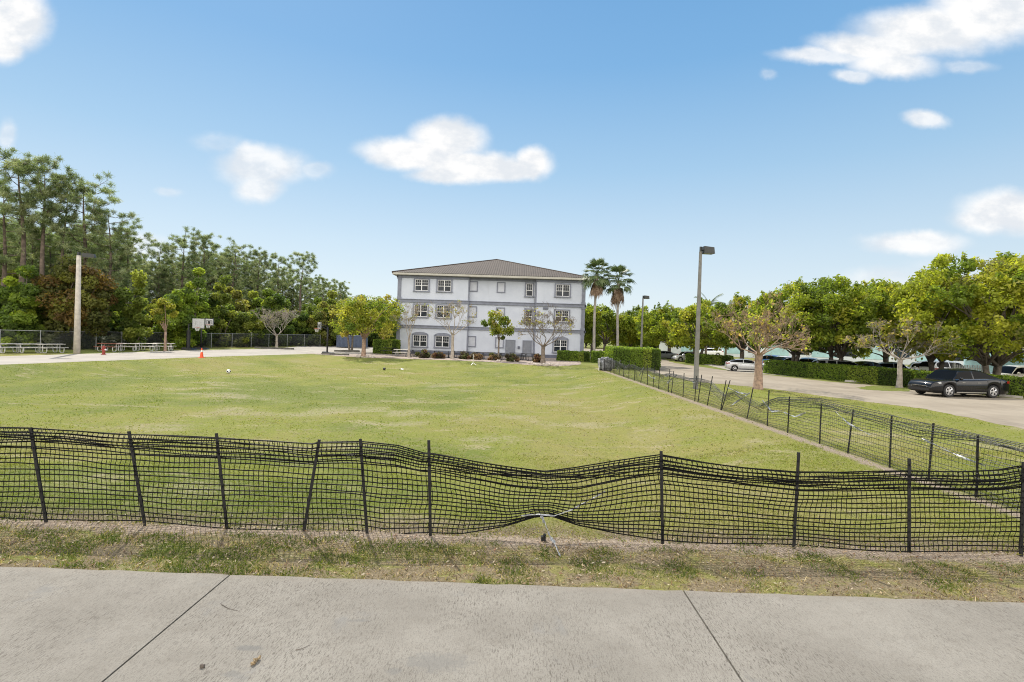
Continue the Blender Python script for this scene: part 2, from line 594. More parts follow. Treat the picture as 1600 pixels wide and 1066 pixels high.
# ------------------------------------------------------------------ ground sheet
WALK_EDGE = G(800, 913, .025).y            # far edge of the concrete pavement
xs = np.concatenate([[-3000, -1200, -500, -250, -150, -110, -85], np.arange(-70, 70.1, .7), [85, 110, 150, 250, 500, 1200, 3000]])
ys = np.concatenate([[-300, -100, -40, -15, -5, 0, 3, 5], np.arange(WALK_EDGE - .05, 16, .25), np.arange(16, 70, .6), [75, 85, 100, 130, 180, 260, 400, 800, 1600, 4000]])
X, Y = np.meshgrid(xs, ys)
Z = gz(X, Y)
Z = Z - .12 * (Y < WALK_EDGE - .2)
vv = np.stack([X, Y, Z], -1).reshape(-1, 3)
nx, ny = len(xs), len(ys)
ii = np.arange((ny - 1) * (nx - 1)); r, cc = ii // (nx - 1), ii % (nx - 1)
ff = np.stack([r * nx + cc, r * nx + cc + 1, (r + 1) * nx + cc + 1, (r + 1) * nx + cc], 1)
pc = np.stack([worn(vv[:, 0], vv[:, 1]), tone(vv[:, 0], vv[:, 1]), np.zeros(len(vv))], 1)
tag(np_obj('lawn', vv, ff, M['ground'], col=pc, smooth=True), None, None, kind='structure')

# ------------------------------------------------------------------ pavement of concrete slabs
cm, t, bs = new_mat('broomed_concrete')
co = obj_co(t)
n1 = t.noise(co, .9, 6, .6)
n2 = t.noise(co, 7, 6, .65)
n3 = t.noise(co, 90, 3, .6)
broom = t.noise(t.mapping(co, (80, 17, 1), rot=(0, 0, .06)), 1.0, 6, .72, .8)
patchy = t.ss(t.noise(co, .7, 4, .6), .36, .62)
c = t.mix(t.ss(n1, .3, .7), (.200, .184, .158), (.258, .240, .208))
c = t.mix(t.math('MULTIPLY', t.ss(n2, .5, .75), .4), c, (.165, .146, .122))
pits = t.math('MULTIPLY', t.ss(broom, .50, .62), t.math('MULTIPLY_ADD', patchy, .62, .22))
c = t.mix(pits, c, (.085, .074, .062))
c = t.mix(t.math('MULTIPLY', t.ss(n3, .52, .68), .5), c, (.115, .10, .084))
stain = t.math('MULTIPLY', t.ss(t.noise(t.mapping(co, (1, 1, 1), loc=(1.7, .6, 0)), 1.5, 6, .62, .5), .60, .70), .55)
c = t.mix(stain, c, (.185, .18, .17))
sep2 = t.new('ShaderNodeSeparateXYZ'); t.link(co, sep2.inputs[0])
for (px, py, rx, ry, kk) in ((390, 1018, .14, .05, .75), (360, 1060, .10, .06, .6), (680, 1040, .30, .14, .5), (560, 975, .12, .03, .55), (615, 1054, .07, .05, .5), (640, 905, .22, .03, .35)):
    g_ = G(px, py)
    q = t.vmath('MULTIPLY', t.vmath('SUBTRACT', co, (g_.x, g_.y, 0)), (1 / rx, 1 / ry, 0))
    q = t.math('ADD', t.vmath('LENGTH', q), t.math('MULTIPLY', t.math('SUBTRACT', t.noise(co, 14, 5, .7), .5), 2.4))
    c = t.mix(t.math('MULTIPLY', t.math('SUBTRACT', 1, t.ss(q, .5, 1.1)), kk), c, (.15, .145, .135))
edge = t.math('MULTIPLY', t.ss(t.math('ADD', sep2.outputs[1], t.math('MULTIPLY', n2, .12)), WALK_EDGE - .10, WALK_EDGE + .06), .35)
c = t.mix(edge, c, (.24, .21, .17))
t.link(c, bs.inputs['Base Color'])
bs.inputs['Roughness'].default_value = .9
bs.inputs['Specular IOR Level'].default_value = .25
bm = t.new('ShaderNodeBump'); bm.inputs['Strength'].default_value = .8; bm.inputs['Distance'].default_value = .008
t.link(t.math('ADD', t.math('MULTIPLY', broom, 1.0), t.math('MULTIPLY', n3, .5)), bm.inputs['Height'])
t.link(bm.outputs[0], bs.inputs['Normal'])
M['walk'] = cm
j1, j2 = G(355, 902, .03).x, G(1067, 922, .03).x
step = j2 - j1
mb = MB()
for k_ in range(-4, 6):
    x0, x1 = j1 + step * (k_ - 1) + .009, j1 + step * k_ - .009
    nseg = 24
    y0, y1 = -6.0, WALK_EDGE
    # slab with a slightly rounded, slightly wavering far edge
    top = []
    for q in range(nseg + 1):
        x = x0 + (x1 - x0) * q / nseg
        yy = y1 + .008 * math.sin(x * 7.1) + .006 * math.sin(x * 17.3 + 1)
        top.append((x, yy))
    vs_ = []
    for (x, yy) in top:
        vs_ += [(x, y0, .03), (x, yy - .02, .03), (x, yy - .004, .022), (x, yy, .0), (x, yy, -.2)]
    fs = []
    for q in range(nseg):
        for w in range(4):
            a = q * 5 + w
            fs.append((a, a + 5, a + 6, a + 1))
    e = nseg * 5
    fs += [(0, 1, 2, 3, 4), (e + 4, e + 3, e + 2, e + 1, e)]
    mb.add(vs_, fs)
tag(mb.build('pavement', M['walk']), None, None, kind='structure')

# ------------------------------------------------------------------ roads
def road_mat(name, a, b, dark, stain_scale=.35):
    m, t, bs = new_mat(name)
    co = obj_co(t)
    n = t.noise(co, stain_scale, 6, .62, .3)
    g = t.noise(co, 40, 4, .7)
    c = t.mix(t.ss(n, .32, .68), a, b)
    c = t.mix(t.math('MULTIPLY', t.ss(t.noise(t.mapping(co, (1, .25, 1)), .9, 6, .65), .52, .72), .6), c, dark)
    c = t.mix(t.math('MULTIPLY', t.ss(g, .55, .75), .35), c, dark)
    t.link(c, bs.inputs['Base Color'])
    bs.inputs['Roughness'].default_value = .9
    bs.inputs['Specular IOR Level'].default_value = .2
    bm = t.new('ShaderNodeBump'); bm.inputs['Strength'].default_value = .4; bm.inputs['Distance'].default_value = .01
    t.link(g, bm.inputs['Height']); t.link(bm.outputs[0], bs.inputs['Normal'])
    return m


M['road'] = road_mat('worn_asphalt', (.235, .20, .155), (.30, .26, .205), (.16, .135, .11))
M['drive'] = road_mat('pale_asphalt', (.30, .275, .24), (.37, .34, .30), (.22, .20, .175))
M['earth'] = simple('mulch_and_earth', (.26, .20, .165), .95, .3, 3.5, bump=.8, bscale=14, c2=(.40, .33, .28))
M['kerb'] = simple('kerb_concrete', (.36, .33, .29), .9, .2, 4, bump=.3, bscale=30)
M['kerb_dark'] = simple('kerb_dark', (.10, .095, .085), .9, .3, 4, bump=.3, bscale=30)


def sheet(name, pts, mat, z=.004, rag=.12, seed=1, sub=10):
    """flat ragged-edged sheet on level ground"""
    rr = random.Random(seed)
    out = []
    n = len(pts)
    for i in range(n):
        a, b = Vector(pts[i]).to_2d(), Vector(pts[(i + 1) % n]).to_2d()
        for q in range(sub):
            p = a.lerp(b, q / sub)
            d = (b - a).orthogonal().normalized() * rr.uniform(-rag, rag)
            if q == 0: d *= 0
            out.append((p.x + d.x, p.y + d.y, z))
    mb = MB()
    mb.add(out, [tuple(range(len(out)))])
    me_o = mb.build(name, mat)
    import bmesh
    bmm = bmesh.new(); bmm.from_mesh(me_o.data)
    bmesh.ops.triangulate(bmm, faces=bmm.faces[:])
    bmesh.ops.recalc_face_normals(bmm, faces=bmm.faces[:])
    if bmm.faces and sum(f.normal.z for f in bmm.faces) < 0:
        bmesh.ops.reverse_faces(bmm, faces=bmm.faces[:])
    bmm.to_mesh(me_o.data); bmm.free()
    return tag(me_o, None, None, kind='structure')


near = [G(*p) for p in ((1720, 694), (1600, 671), (1446, 639), (1300, 621), (1184, 605), (1090, 597), (1035, 586), (1003, 577))]
far_ = [G(*p) for p in ((990, 566), (1040, 562), (1052, 567), (1120, 577), (1200, 586), (1290, 596), (1340, 600), (1420, 606), (1500, 614), (1620, 626), (1760, 640))]
sheet('road', [Vector((18.5, -9, 0))] + near + [Vector((8.6, 75, 0)), Vector((15, 120, 0)), Vector((22, 120, 0))] + far_[1:] + [Vector((44, 24, 0)), Vector((44, -9, 0))], M['road'], .004, .16, 3)
dfar = [G(*p) for p in ((430, 545), (380, 546), (290, 547.5), (150, 552.5), (0, 557), (-120, 561))]
dnear = [G(-160, 578)] + dl
sheet('driveway', dnear + [Vector((-15.5, 58, 0)), Vector((-14.5, 66, 0)), Vector((-16, 88, 0)), Vector((-34, 88, 0))] + dfar, M['drive'], .004, .10, 5)
YB = 62.9
mulch = list(MUL)
sheet('mulch_bed', mulch + [Vector((7.6, YB - 2.5, 0)), Vector((6.5, YB - .1, 0)), Vector((-15.5, YB - .1, 0)), Vector((-18.5, 58, 0))], M['earth'], .009, .22, 7)
isl = [G(1338, 606), G(1365, 602.5), G(1400, 602), G(1432, 606), G(1420, 612), G(1380, 611), G(1350, 609)]
island = sheet('grass_island', isl, M['ground'], .010, .12, 9)
# lot beyond the hedges
sheet('car_park', [Vector((20, 47, 0)), Vector((31, 33, 0)), Vector((60, 33, 0)), Vector((90, 75, 0)), Vector((24, 75, 0))], M['drive'], .006, .1, 11)

# ------------------------------------------------------------------ grass blades
def blades(n, xr, yr, hr, wr, palette, keep, seed, lean=.6):
    rg = np.random.default_rng(seed)
    x = rg.uniform(*xr, n); y = yr[0] + (yr[1] - yr[0]) * rg.random(n) ** 1.15
    k_ = keep(x, y, rg)
    x, y = x[k_], y[k_]
    n = len(x)
    h = rg.uniform(*hr, n) * (.6 + .8 * rg.random(n) ** 2)
    w = rg.uniform(*wr, n)
    a = rg.uniform(0, 2 * PI, n)
    la = rg.uniform(0, 2 * PI, n); ln = h * lean * rg.random(n) * 1.6
    z = gz(x, y)
    b = np.stack([x, y, z - .004], 1)
    side = np.stack([np.cos(a) * w, np.sin(a) * w, np.zeros(n)], 1)
    tip = b + np.stack([np.cos(la) * ln, np.sin(la) * ln, h], 1)
    mid = b * .55 + tip * .45 + np.stack([np.zeros(n), np.zeros(n), h * .12], 1)
    v = np.stack([b - side, b + side, mid + side * .8, tip, mid - side * .8], 1).reshape(-1, 3)
    i = np.arange(n)[:, None] * 5
    f = np.concatenate([i + 0, i + 1, i + 2, i + 3, i + 4], 1)
    pal = np.array([p[0] for p in palette]); pr = np.array([p[1] for p in palette]); pr = pr / pr.sum()
    # tufts share a colour: choose by a coarse patch field plus chance
    fld = np.maximum(.75 * tone(x, y) + .25 * fbm(x, y, 2.0, 77, 3), worn(x, y)) if yr[0] > FENCE_Y else np.clip(sstep(.36, .62, fbm(x, y, 2.6, 81, 4)) * .9 + .12 * sstep(-4, 8, x), 0, 1)
    u = np.clip(.62 * fld + .62 * rg.random(n) - .12, 0, .999)
    idx = np.searchsorted(np.cumsum(pr), u)
    idx = np.clip(idx, 0, len(pal) - 1)
    c = pal[idx] * rg.uniform(.75, 1.25, (n, 1))
    return v, f, np.repeat(c, 5, 0)


def patch_noise(x, y, s, ph=0.0):
    return (np.sin(x * s + 1.3 * np.sin(y * s * .8 + ph) + ph) * np.cos(y * s * 1.2 + 1.1 * np.sin(x * s * .9 - ph)) + .5 * np.sin(x * s * 2.7 + ph * 2 + y * s * 1.9)) / 1.5


def keep_verge(x, y, rg):
    dens = .55 + .45 * patch_noise(x, y, 2.2, .4) + .25 * patch_noise(x, y, 6.1, 2.0)
    dens = dens - .35 * sstep(-2, 7, x) + .15
    strip = np.exp(-((y - (FENCE_Y - .06)) / .13) ** 2)
    dens = dens * (1 - .9 * strip) * (1.25 - 1.05 * sstep(.38, .62, fbm(x, y, 2.6, 81, 4)))
    return (rg.random(len(x)) < dens) & (y > WALK_EDGE + .015 + .03 * np.sin(x * 9) + .02 * np.sin(x * 23))


GREEN = [((.085, .125, .018), 3), ((.13, .175, .025), 4), ((.19, .22, .035), 3), ((.24, .235, .07), 2), ((.34, .29, .14), 1.6), ((.20, .13, .075), .8)]
VERGE = [((.07, .105, .018), 3.4), ((.115, .15, .026), 3.0), ((.18, .18, .045), 1.8), ((.30, .245, .115), 2.4), ((.45, .37, .23), 3.0), ((.22, .145, .09), 2.4), ((.11, .07, .045), 1.4)]
LAWN = [((.115, .15, .02), 3.4), ((.16, .192, .027), 4.4), ((.215, .23, .038), 3), ((.25, .24, .065), 1.8), ((.34, .29, .15), 1.7), ((.20, .15, .085), 1.0)]
parts = [blades(110000, (-9.5, 11), (WALK_EDGE, FENCE_Y + .15), (.015, .055), (.0025, .006), VERGE, keep_verge, 21, 1.1)]


def keep_lawn(x, y, rg):
    dens = .62 + .45 * patch_noise(x, y, .9, 1.1) + .3 * patch_noise(x, y, 3.1, .2)
    side = np.exp(-((x - side_x(y) + .18) / .26) ** 2)
    fr = np.exp(-((y - (FENCE_Y - .06)) / .2) ** 2)
    vis = np.abs(x - .1 * y) < y * 1.08 + 1.5
    ok = x > drive_x(y) + .15
    return (rg.random(len(x)) < dens * (1 - .9 * side) * (1 - .9 * fr) * (1 - .6 * worn(x, y))) & vis & ok


parts.append(blades(230000, (-14, 16), (FENCE_Y + .02, 14), (.012, .04), (.004, .009), LAWN, keep_lawn, 22, 1.3))


def keep_far(x, y, rg):
    near_r = np.interp(y, [p.y for p in near], [p.x for p in near])
    return keep_lawn(x, y, rg) & (x < near_r - .1)


parts.append(blades(150000, (-32, 19), (13.5, 47), (.013, .042), (.010, .022), LAWN, keep_far, 23, 1.4))
v = np.concatenate([p[0] for p in parts]); c = np.concatenate([p[2] for p in parts])
off = np.cumsum([0] + [len(p[0]) for p in parts[:-1]])
f = np.concatenate([p[1] + o for p, o in zip(parts, off)])
tag(np_obj('grass', v, f, M['blade'], col=c), 'short patchy lawn grass, lime green with straw and bare spots', 'grass', kind='stuff')


# fallen leaves and straw over the verge
def litter(n, seed):
    rg = np.random.default_rng(seed)
    x = rg.uniform(-9, 10.5, n); y = rg.uniform(WALK_EDGE + .02, FENCE_Y + .5, n)
    L = rg.uniform(.008, .026, n) * (.5 + rg.random(n)); Wd = L * rg.uniform(.10, .5, n)
    a = rg.uniform(0, 2 * PI, n); ca, sa = np.cos(a), np.sin(a)
    z = gz(x, y) + .012 + .02 * rg.random(n)
    tl = rg.uniform(-.4, .4, n) * L
    d = np.stack([ca * L, sa * L, tl], 1); s_ = np.stack([-sa * Wd, ca * Wd, rg.uniform(-.3, .3, n) * Wd], 1)
    b = np.stack([x, y, z], 1)
    v = np.stack([b - d, b + s_, b + d, b - s_], 1).reshape(-1, 3)
    i = np.arange(n)[:, None] * 4
    f = np.concatenate([i, i + 1, i + 2, i + 3], 1)
    pal = np.array([(.40, .31, .20), (.30, .20, .11), (.48, .41, .31), (.22, .12, .07), (.16, .12, .09)])
    c = pal[rg.integers(0, 5, n)] * rg.uniform(.7, 1.2, (n, 1))
    return v, f, np.repeat(c, 4, 0)


v, f, c = litter(9000, 31)
tag(np_obj('fallen_leaves', v, f, M['blade'], col=c), 'scattered dry brown leaves and straw along the verge', 'leaf litter', kind='stuff')
# ------------------------------------------------------------------ plastic net fences
def net_mesh(N, along, nrm, rh, rv):
    """N (rows, cols, 3) knots -> flat strands both ways; along/nrm (3,) unit vectors"""
    R_, C_, _ = N.shape
    along = np.array(along); nrm = np.array(nrm); up = np.array((0, 0, 1.0))
    V_, F_ = [], []
    base = 0
    for horiz in (True, False):
        r = rh if horiz else rv
        A = N if horiz else N.transpose(1, 0, 2)
        w = up if horiz else along
        k = np.arange(A.shape[1])
        offs = [w * r, nrm * r * .6, -w * r, -nrm * r * .6]
        ring = np.stack([A + o for o in offs], 2)            # lines, knots, 4, 3
        L_, K_ = A.shape[:2]
        V_.append(ring.reshape(-1, 3))
        idx = base + np.arange(L_ * K_ * 4).reshape(L_, K_, 4)
        for j in range(4):
            j2 = (j + 1) % 4
            q = np.stack([idx[:, :-1, j], idx[:, 1:, j], idx[:, 1:, j2], idx[:, :-1, j2]], -1).reshape(-1, 4)
            F_.append(q)
        base += L_ * K_ * 4
    # thickened knots
    kr = rh * 1.55
    K = N.reshape(-1, 3)
    offs = [along * kr, up * kr, -along * kr, -up * kr, nrm * kr * .7, -nrm * kr * .7]
    V_.append(np.stack([K + o for o in offs], 1).reshape(-1, 3))
    i = base + np.arange(len(K))[:, None] * 6
    for a, b in ((0, 1), (1, 2), (2, 3), (3, 0)):
        F_.append(np.concatenate([i + a, i + b, i + 4, i + 4], 1)[:, [0, 1, 2, 2]])
        F_.append(np.concatenate([i + b, i + a, i + 5, i + 5], 1)[:, [0, 1, 2, 2]])
    return np.concatenate(V_), np.concatenate(F_)


def net_obj(name, N, along, nrm, rh, rv, mat, parent):
    v, f = net_mesh(N, along, nrm, rh, rv)
    tri = f[:, 2] == f[:, 3]
    me = bpy.data.meshes.new(name)
    quads, tris = f[~tri], f[tri][:, :3]
    loops = np.concatenate([quads.ravel(), tris.ravel()])
    me.vertices.add(len(v)); me.loops.add(len(loops)); me.polygons.add(len(quads) + len(tris))
    me.vertices.foreach_set('co', v.astype(np.float32).ravel())
    me.loops.foreach_set('vertex_index', loops.astype(np.int32))
    st = np.concatenate([np.arange(len(quads)) * 4, len(quads) * 4 + np.arange(len(tris)) * 3]).astype(np.int32)
    tt = np.concatenate([np.full(len(quads), 4), np.full(len(tris), 3)]).astype(np.int32)
    me.polygons.foreach_set('loop_start', st); me.polygons.foreach_set('loop_total', tt)
    me.materials.append(mat)
    me.update(calc_edges=True); me.validate()
    return link(name, me, parent)


def stake(name, top, bot, mat, parent, wide=.040, rr=None):
    """T-section stake with small hooks for the net, pushed a little into the ground"""
    top, bot = Vector(top), Vector(bot)
    ax = (top - bot)
    L = ax.length; ax.normalize()
    Mx = Matrix.Translation(bot) @ Vector((0, 0, 1)).rotation_difference(ax).to_matrix().to_4x4()
    mb = MB()
    mb.box(-wide / 2, wide / 2, -.004, .004, -.12, L, 0, Mx)
    mb.box(-.005, .005, .004, .030, -.12, L - .003, 0, Mx)
    z = .12
    while z < L - .05:
        mb.box(-.007, .007, -.014, -.004, z, z + .022, 0, Mx)
        z += .15
    return mb.build(name, mat, parent)


fence = thing('net_fence', 'black plastic net fence on dark stakes running along the concrete pavement', 'fence', (0, FENCE_Y, 0))
PROF_T = [(-300, 668), (-120, 662), (0, 669), (47, 669), (92, 671), (130, 673), (200, 679), (262, 681), (340, 684), (420, 688), (490, 693), (500, 691), (562, 691), (620, 697), (660, 708), (675, 709), (740, 720), (800, 729), (852, 736), (900, 731), (960, 722), (1033, 712), (1095, 722), (1160, 730), (1245, 738), (1320, 739), (1418, 736), (1500, 737), (1560, 734), (1594, 728), (1700, 735), (1900, 745)]
PROF_B = [(-300, 800), (0, 807), (55, 810), (140, 814), (220, 815), (345, 823), (470, 829), (560, 831), (600, 836), (670, 831), (725, 832), (790, 822), (835, 809), (860, 808), (900, 822), (960, 833), (1036, 842), (1130, 849), (1240, 853), (1330, 858), (1420, 860), (1510, 862), (1590, 863), (1700, 866), (1900, 872)]
YN = FENCE_Y + .035
pt = [(P(x, y, YN).x, P(x, y, YN).z) for x, y in PROF_T]
pbm = [(P(x, y, YN).x, P(x, y, YN).z) for x, y in PROF_B]
cxn = side_x(FENCE_Y)                      # the corner
ncol = int((cxn + 9.3) / .067)
xg = np.linspace(-9.3, cxn, ncol)
rows = 20
rg = np.random.default_rng(5)


def wander(n, s, amp, seed):
    r_ = np.random.default_rng(seed)
    return amp * np.interp(np.arange(n), np.arange(0, n + s, s), r_.uniform(-1, 1, len(np.arange(0, n + s, s))))


ztop = np.interp(xg, [p[0] for p in pt], [p[1] for p in pt])
zbot = np.interp(xg, [p[0] for p in pbm], [p[1] for p in pbm])
xc = P(852, 800, YN).x
pinch = np.exp(-((xg - xc) / .75) ** 2)
sp_ = np.ones(rows - 1); sp_[-5:] = (.95, .62, .60, .66, .80); sp_[-6] = .35
tt = np.concatenate([[0], np.cumsum(sp_)]); tt /= tt[-1]
N = np.zeros((rows, ncol, 3))
for r in range(rows):
    tr = tt[r] ** (1 + .75 * pinch) if r else np.zeros(ncol)
    tr = tr + (0 if r in (0, rows - 1) else 1) * (wander(ncol, 7, .011, 100 + r) + wander(ncol, 26, .015, 300 + r // 4))
    N[r, :, 2] = zbot + (ztop - zbot) * tr
    N[r, :, 0] = xg + wander(ncol, 7, .010, 500 + r // 2) + .02 * np.sin(r * .5 + xg * 1.9)
    N[r, :, 1] = YN + wander(ncol, 12, .03, 700 + r // 4) * (.3 + tr) + .04 * np.sin(xg * 2.1 + r * .25)
net_obj('net', N, (1, 0, 0), (0, 1, 0), .0084, .0048, M['black_plastic'], None)
netA = bpy.data.objects['net']; netA.parent = fence; netA.matrix_parent_inverse = Matrix.Translation((0, -FENCE_Y, 0))
# the folded-over top edge: a short second layer on the near side
fr = 5
Nf = np.zeros((fr, ncol, 3))
hang = .20 + wander(ncol, 24, .07, 41)
for r in range(fr):
    a = r / (fr - 1)
    Nf[r, :, 0] = xg + .03 * np.sin(xg * 1.3) + wander(ncol, 9, .012, 60 + r)
    Nf[r, :, 1] = YN - .02 - .05 * math.sin(a * PI) * (1 + wander(ncol, 15, .6, 44)) - .015
    Nf[r, :, 2] = ztop + .004 - hang * a * (1 - .55 * pinch) + wander(ncol, 8, .010, 70 + r)
fold = net_obj('net_fold', Nf, (1, 0, 0), (0, 1, 0), .0075, .0042, M['black_plastic'], None)
fold.parent = fence; fold.matrix_parent_inverse = Matrix.Translation((0, -FENCE_Y, 0))
for (tx, ty, bx, by) in ((-118, 664, -100, 813), (47, 668, 60, 821), (201, 674, 222, 824), (338, 677, 349, 830), (499, 687, 471, 834), (563, 686, 569, 840), (670, 688, 671, 841), (1033, 705, 1036, 851), (1248, 707, 1240, 857), (1421, 717, 1418, 862), (1600, 722, 1590, 867)):
    b = G(bx, by); b.y = FENCE_Y
    s_ = stake('stake', P(tx, ty, FENCE_Y - .02), b, M['black_steel'], None)
    s_.parent = fence; s_.matrix_parent_inverse = Matrix.Translation((0, -FENCE_Y, 0))
sk = stake('stake', (cxn, FENCE_Y, 1.28), (cxn, FENCE_Y, 0), M['black_steel'], None)
sk.parent = fence; sk.matrix_parent_inverse = Matrix.Translation((0, -FENCE_Y, 0))


def ribbon(name, pts, width, mat, parent, twist=3.0, seed=0, thick=.004):
    """torn film: a crumpled, twisted strip with real thickness"""
    rr = random.Random(seed)
    pts = [Vector(p) for p in pts]
    P_ = []
    for i in range(len(pts) - 1):
        for q in range(6):
            P_.append(pts[i].lerp(pts[i + 1], q / 6) + Vector((rr.uniform(-1, 1), rr.uniform(-1, 1), rr.uniform(-.4, .6))) * .006)
    P_.append(pts[-1])
    mb = MB()
    vs_, fs = [], []
    n = len(P_)
    ph = rr.uniform(0, 6)
    for i, p in enumerate(P_):
        tg = (P_[min(i + 1, n - 1)] - P_[max(i - 1, 0)]).normalized()
        a = tg.orthogonal().normalized(); b = tg.cross(a)
        th = ph + twist * i / n * 2 + rr.uniform(-.4, .4)
        d = (a * math.cos(th) + b * math.sin(th)) * width * rr.uniform(.6, 1.15)
        e = (b * math.cos(th) - a * math.sin(th)) * thick
        vs_ += [p - d - e, p + d - e, p + d + e, p - d + e]
    for i in range(n - 1):
        for j in range(4):
            j2 = (j + 1) % 4
            fs.append((i * 4 + j, i * 4 + j2, (i + 1) * 4 + j2, (i + 1) * 4 + j))
    fs += [(3, 2, 1, 0), tuple((n - 1) * 4 + j for j in range(4))]
    mb.add(vs_, fs)
    return mb.build(name, mat, parent, smooth=False)


def under(o, par):
    """keep world placement under a moved parent"""
    o.parent = par
    o.matrix_parent_inverse = Matrix.Translation(par.location).inverted() if par.rotation_euler.z == 0 else (Matrix.Translation(par.location) @ par.rotation_euler.to_matrix().to_4x4()).inverted()
    return o


e1 = G(875, 871); e1.z = .02
r1 = ribbon('torn_strip', [P(846, 806, YN - .03), P(852, 820, YN - .1), P(858, 838, YN - .2).lerp(G(861, 842), .5), G(866, 853) + Vector((0, 0, .05)), e1], .022, M['grey_film'], None, 2, 4)
under(r1, fence)
r2 = ribbon('torn_strip', [P(815, 806, YN - .02), P(840, 804, YN - .02), P(866, 806, YN - .02), P(893, 797, YN - .02), P(918, 783, YN - .02), P(946, 768, YN - .02)], .010, M['grey_film'], None, 5, 8)
under(r2, fence)

# ---------------- the long side fence
side = thing('net_fence', 'sagging torn black net fence on tilted stakes between lawn and parking road', 'fence', (side_x(25), 25, 0))
SIDE_POSTS = [(1537, 698, 1543, 778), (1457, 683, 1457, 752), (1388, 664, 1389, 731), (1338, 652, 1332, 709), (1290, 639, 1290, 694), (1240, 628, 1241, 677), (1209, 622, 1207, 666), (1177, 613, 1170, 655), (1161, 615, 1148, 642), (1135.5, 606, 1129, 641), (1118, 601.6, 1112.5, 634), (1101, 599, 1097, 629), (1086, 597, 1085, 627), (1074, 594, 1073, 621), (1062.6, 590.6, 1060, 615), (1046.6, 587, 1045.6, 613), (1035, 582.5, 1035, 608), (1026, 580, 1025, 605), (1016, 579.5, 1017, 602), (1006, 581, 1001, 598.5), (994.5, 577, 994.5, 596.5), (982, 580, 982, 593), (972, 573, 972, 591)]
py_last = None
sp_y = []
for (tx, ty, bx, by) in SIDE_POSTS:
    g_ = G(bx, by)
    yy = g_.y if by > 600 else None
    if yy is None:
        yy = sp_y[-1] + 1.45
    sp_y.append(yy)
    b = Vector((side_x(yy), yy, 0))
    lean = (tx - bx) / 800 * yy
    h = random.uniform(1.12, 1.26)
    under(stake('stake', (b.x + lean, yy + random.uniform(-.08, .08), h), b, M['black_steel'], None, .036), side)
yy = sp_y[-1]
while yy < 41.5:
    yy += random.uniform(1.1, 1.6)
    sp_y.append(yy)
    under(stake('stake', (side_x(yy) + random.uniform(-.15, .15), yy + random.uniform(-.1, .1), random.uniform(1.05, 1.25)), (side_x(yy), yy, 0), M['black_steel'], None, .036), side)
y_end = sp_y[-1]
ny_ = int((y_end - FENCE_Y) / .075)
yg = np.linspace(FENCE_Y, y_end, ny_)
ctrl_y = [FENCE_Y, 8.5, 10, 11.5, 13.2, 15.2, 16.4, 17.4, 18.4, 19.2, 20.2, 21.5, 23, 24.5, 26, 28, 30, 32, 34, 36, 38, 40, 42, 44]
ctrl_z = [1.10, 1.12, 1.10, 1.12, 1.12, 1.16, .98, .62, .80, .98, .62, .98, 1.02, .96, 1.02, .80, .96, .84, .96, .80, .95, .98, 1.0, 1.0]
zt = np.interp(yg, ctrl_y, ctrl_z) + wander(ny_, 14, .05, 9)
srow = 16
sp_ = np.ones(srow - 1); sp_[-4:] = (.7, .55, .55, .7)
tt = np.concatenate([[0], np.cumsum(sp_)]); tt /= tt[-1]
N = np.zeros((srow, ny_, 3))
bel = wander(ny_, 20, .16, 77)
for r in range(srow):
    tr = tt[r] + (0 if r == 0 else 1) * (wander(ny_, 10, .02, 800 + r) + wander(ny_, 35, .03, 850 + r // 3))
    N[r, :, 2] = .03 + zt * tr
    N[r, :, 1] = yg + wander(ny_, 8, .02, 900 + r // 2)
    N[r, :, 0] = side_x(yg) + .02 + bel * np.sin(PI * np.clip(tr, 0, 1)) + wander(ny_, 6, .02, 950 + r // 3)
so = net_obj('net', N, (0, 1, 0), (1, 0, 0), .0060, .0036, M['side_net'], None)
under(so, side)
fr = 5
Nf = np.zeros((fr, ny_, 3)); hang = .22 + wander(ny_, 18, .12, 43)
for r in range(fr):
    a = r / (fr - 1)
    Nf[r, :, 1] = yg + wander(ny_, 9, .02, 160 + r)
    Nf[r, :, 0] = side_x(yg) - .03 - .06 * math.sin(a * PI) + wander(ny_, 11, .03, 170 + r)
    Nf[r, :, 2] = .03 + zt - hang * a + wander(ny_, 8, .012, 180 + r)
under(net_obj('net_fold', Nf, (0, 1, 0), (1, 0, 0), .0070, .0042, M['side_net'], None), side)
SX = lambda y, z, d=0: Vector((side_x(y) + d, y, z))
for i, (pts, wd) in enumerate((([SX(18.2, .95), SX(18.9, .62), SX(19.6, .30)], .05), ([SX(18.3, .9), SX(19.0, .86), SX(19.9, .95)], .04), ([SX(16.1, .62), SX(16.7, .52), SX(17.3, .80)], .05), ([SX(16.0, .6), SX(15.4, .55), SX(14.9, .75)], .04),
                              ([SX(13.6, .98), SX(13.0, .74), SX(12.3, .62)], .035), ([SX(10.8, .84), SX(10.1, .70), SX(9.4, .62)], .03),
                              ([SX(25.6, 1.0), SX(26.4, .72), SX(27.1, .40)], .06), ([SX(26.6, .95), SX(27.0, .85), SX(28.0, .6)], .05), ([SX(31.4, 1.0), SX(31.9, .7), SX(32.3, .4)], .06), ([SX(35, .95), SX(35.5, .75), SX(36.2, .6)], .07), ([SX(37.5, 1.1), SX(37.9, .7), SX(38.4, .3)], .06), ([SX(29.0, .55), SX(29.8, .5), SX(30.4, .62)], .05), ([SX(23, .92), SX(23.4, .82), SX(23.9, .95)], .04))):
    under(ribbon('torn_strip', pts, wd * .62, M['grey_film'], None, 2.5, 20 + i), side)

# the wad of old net and sheeting where the side fence ends
bx = G(939, 578)
bx = Vector((side_x(y_end + .5) + .1, y_end + .9, 0))
bun = thing('net_bundle', 'grey wad of old net and sheeting at the far end of the side fence', 'bundle', bx)


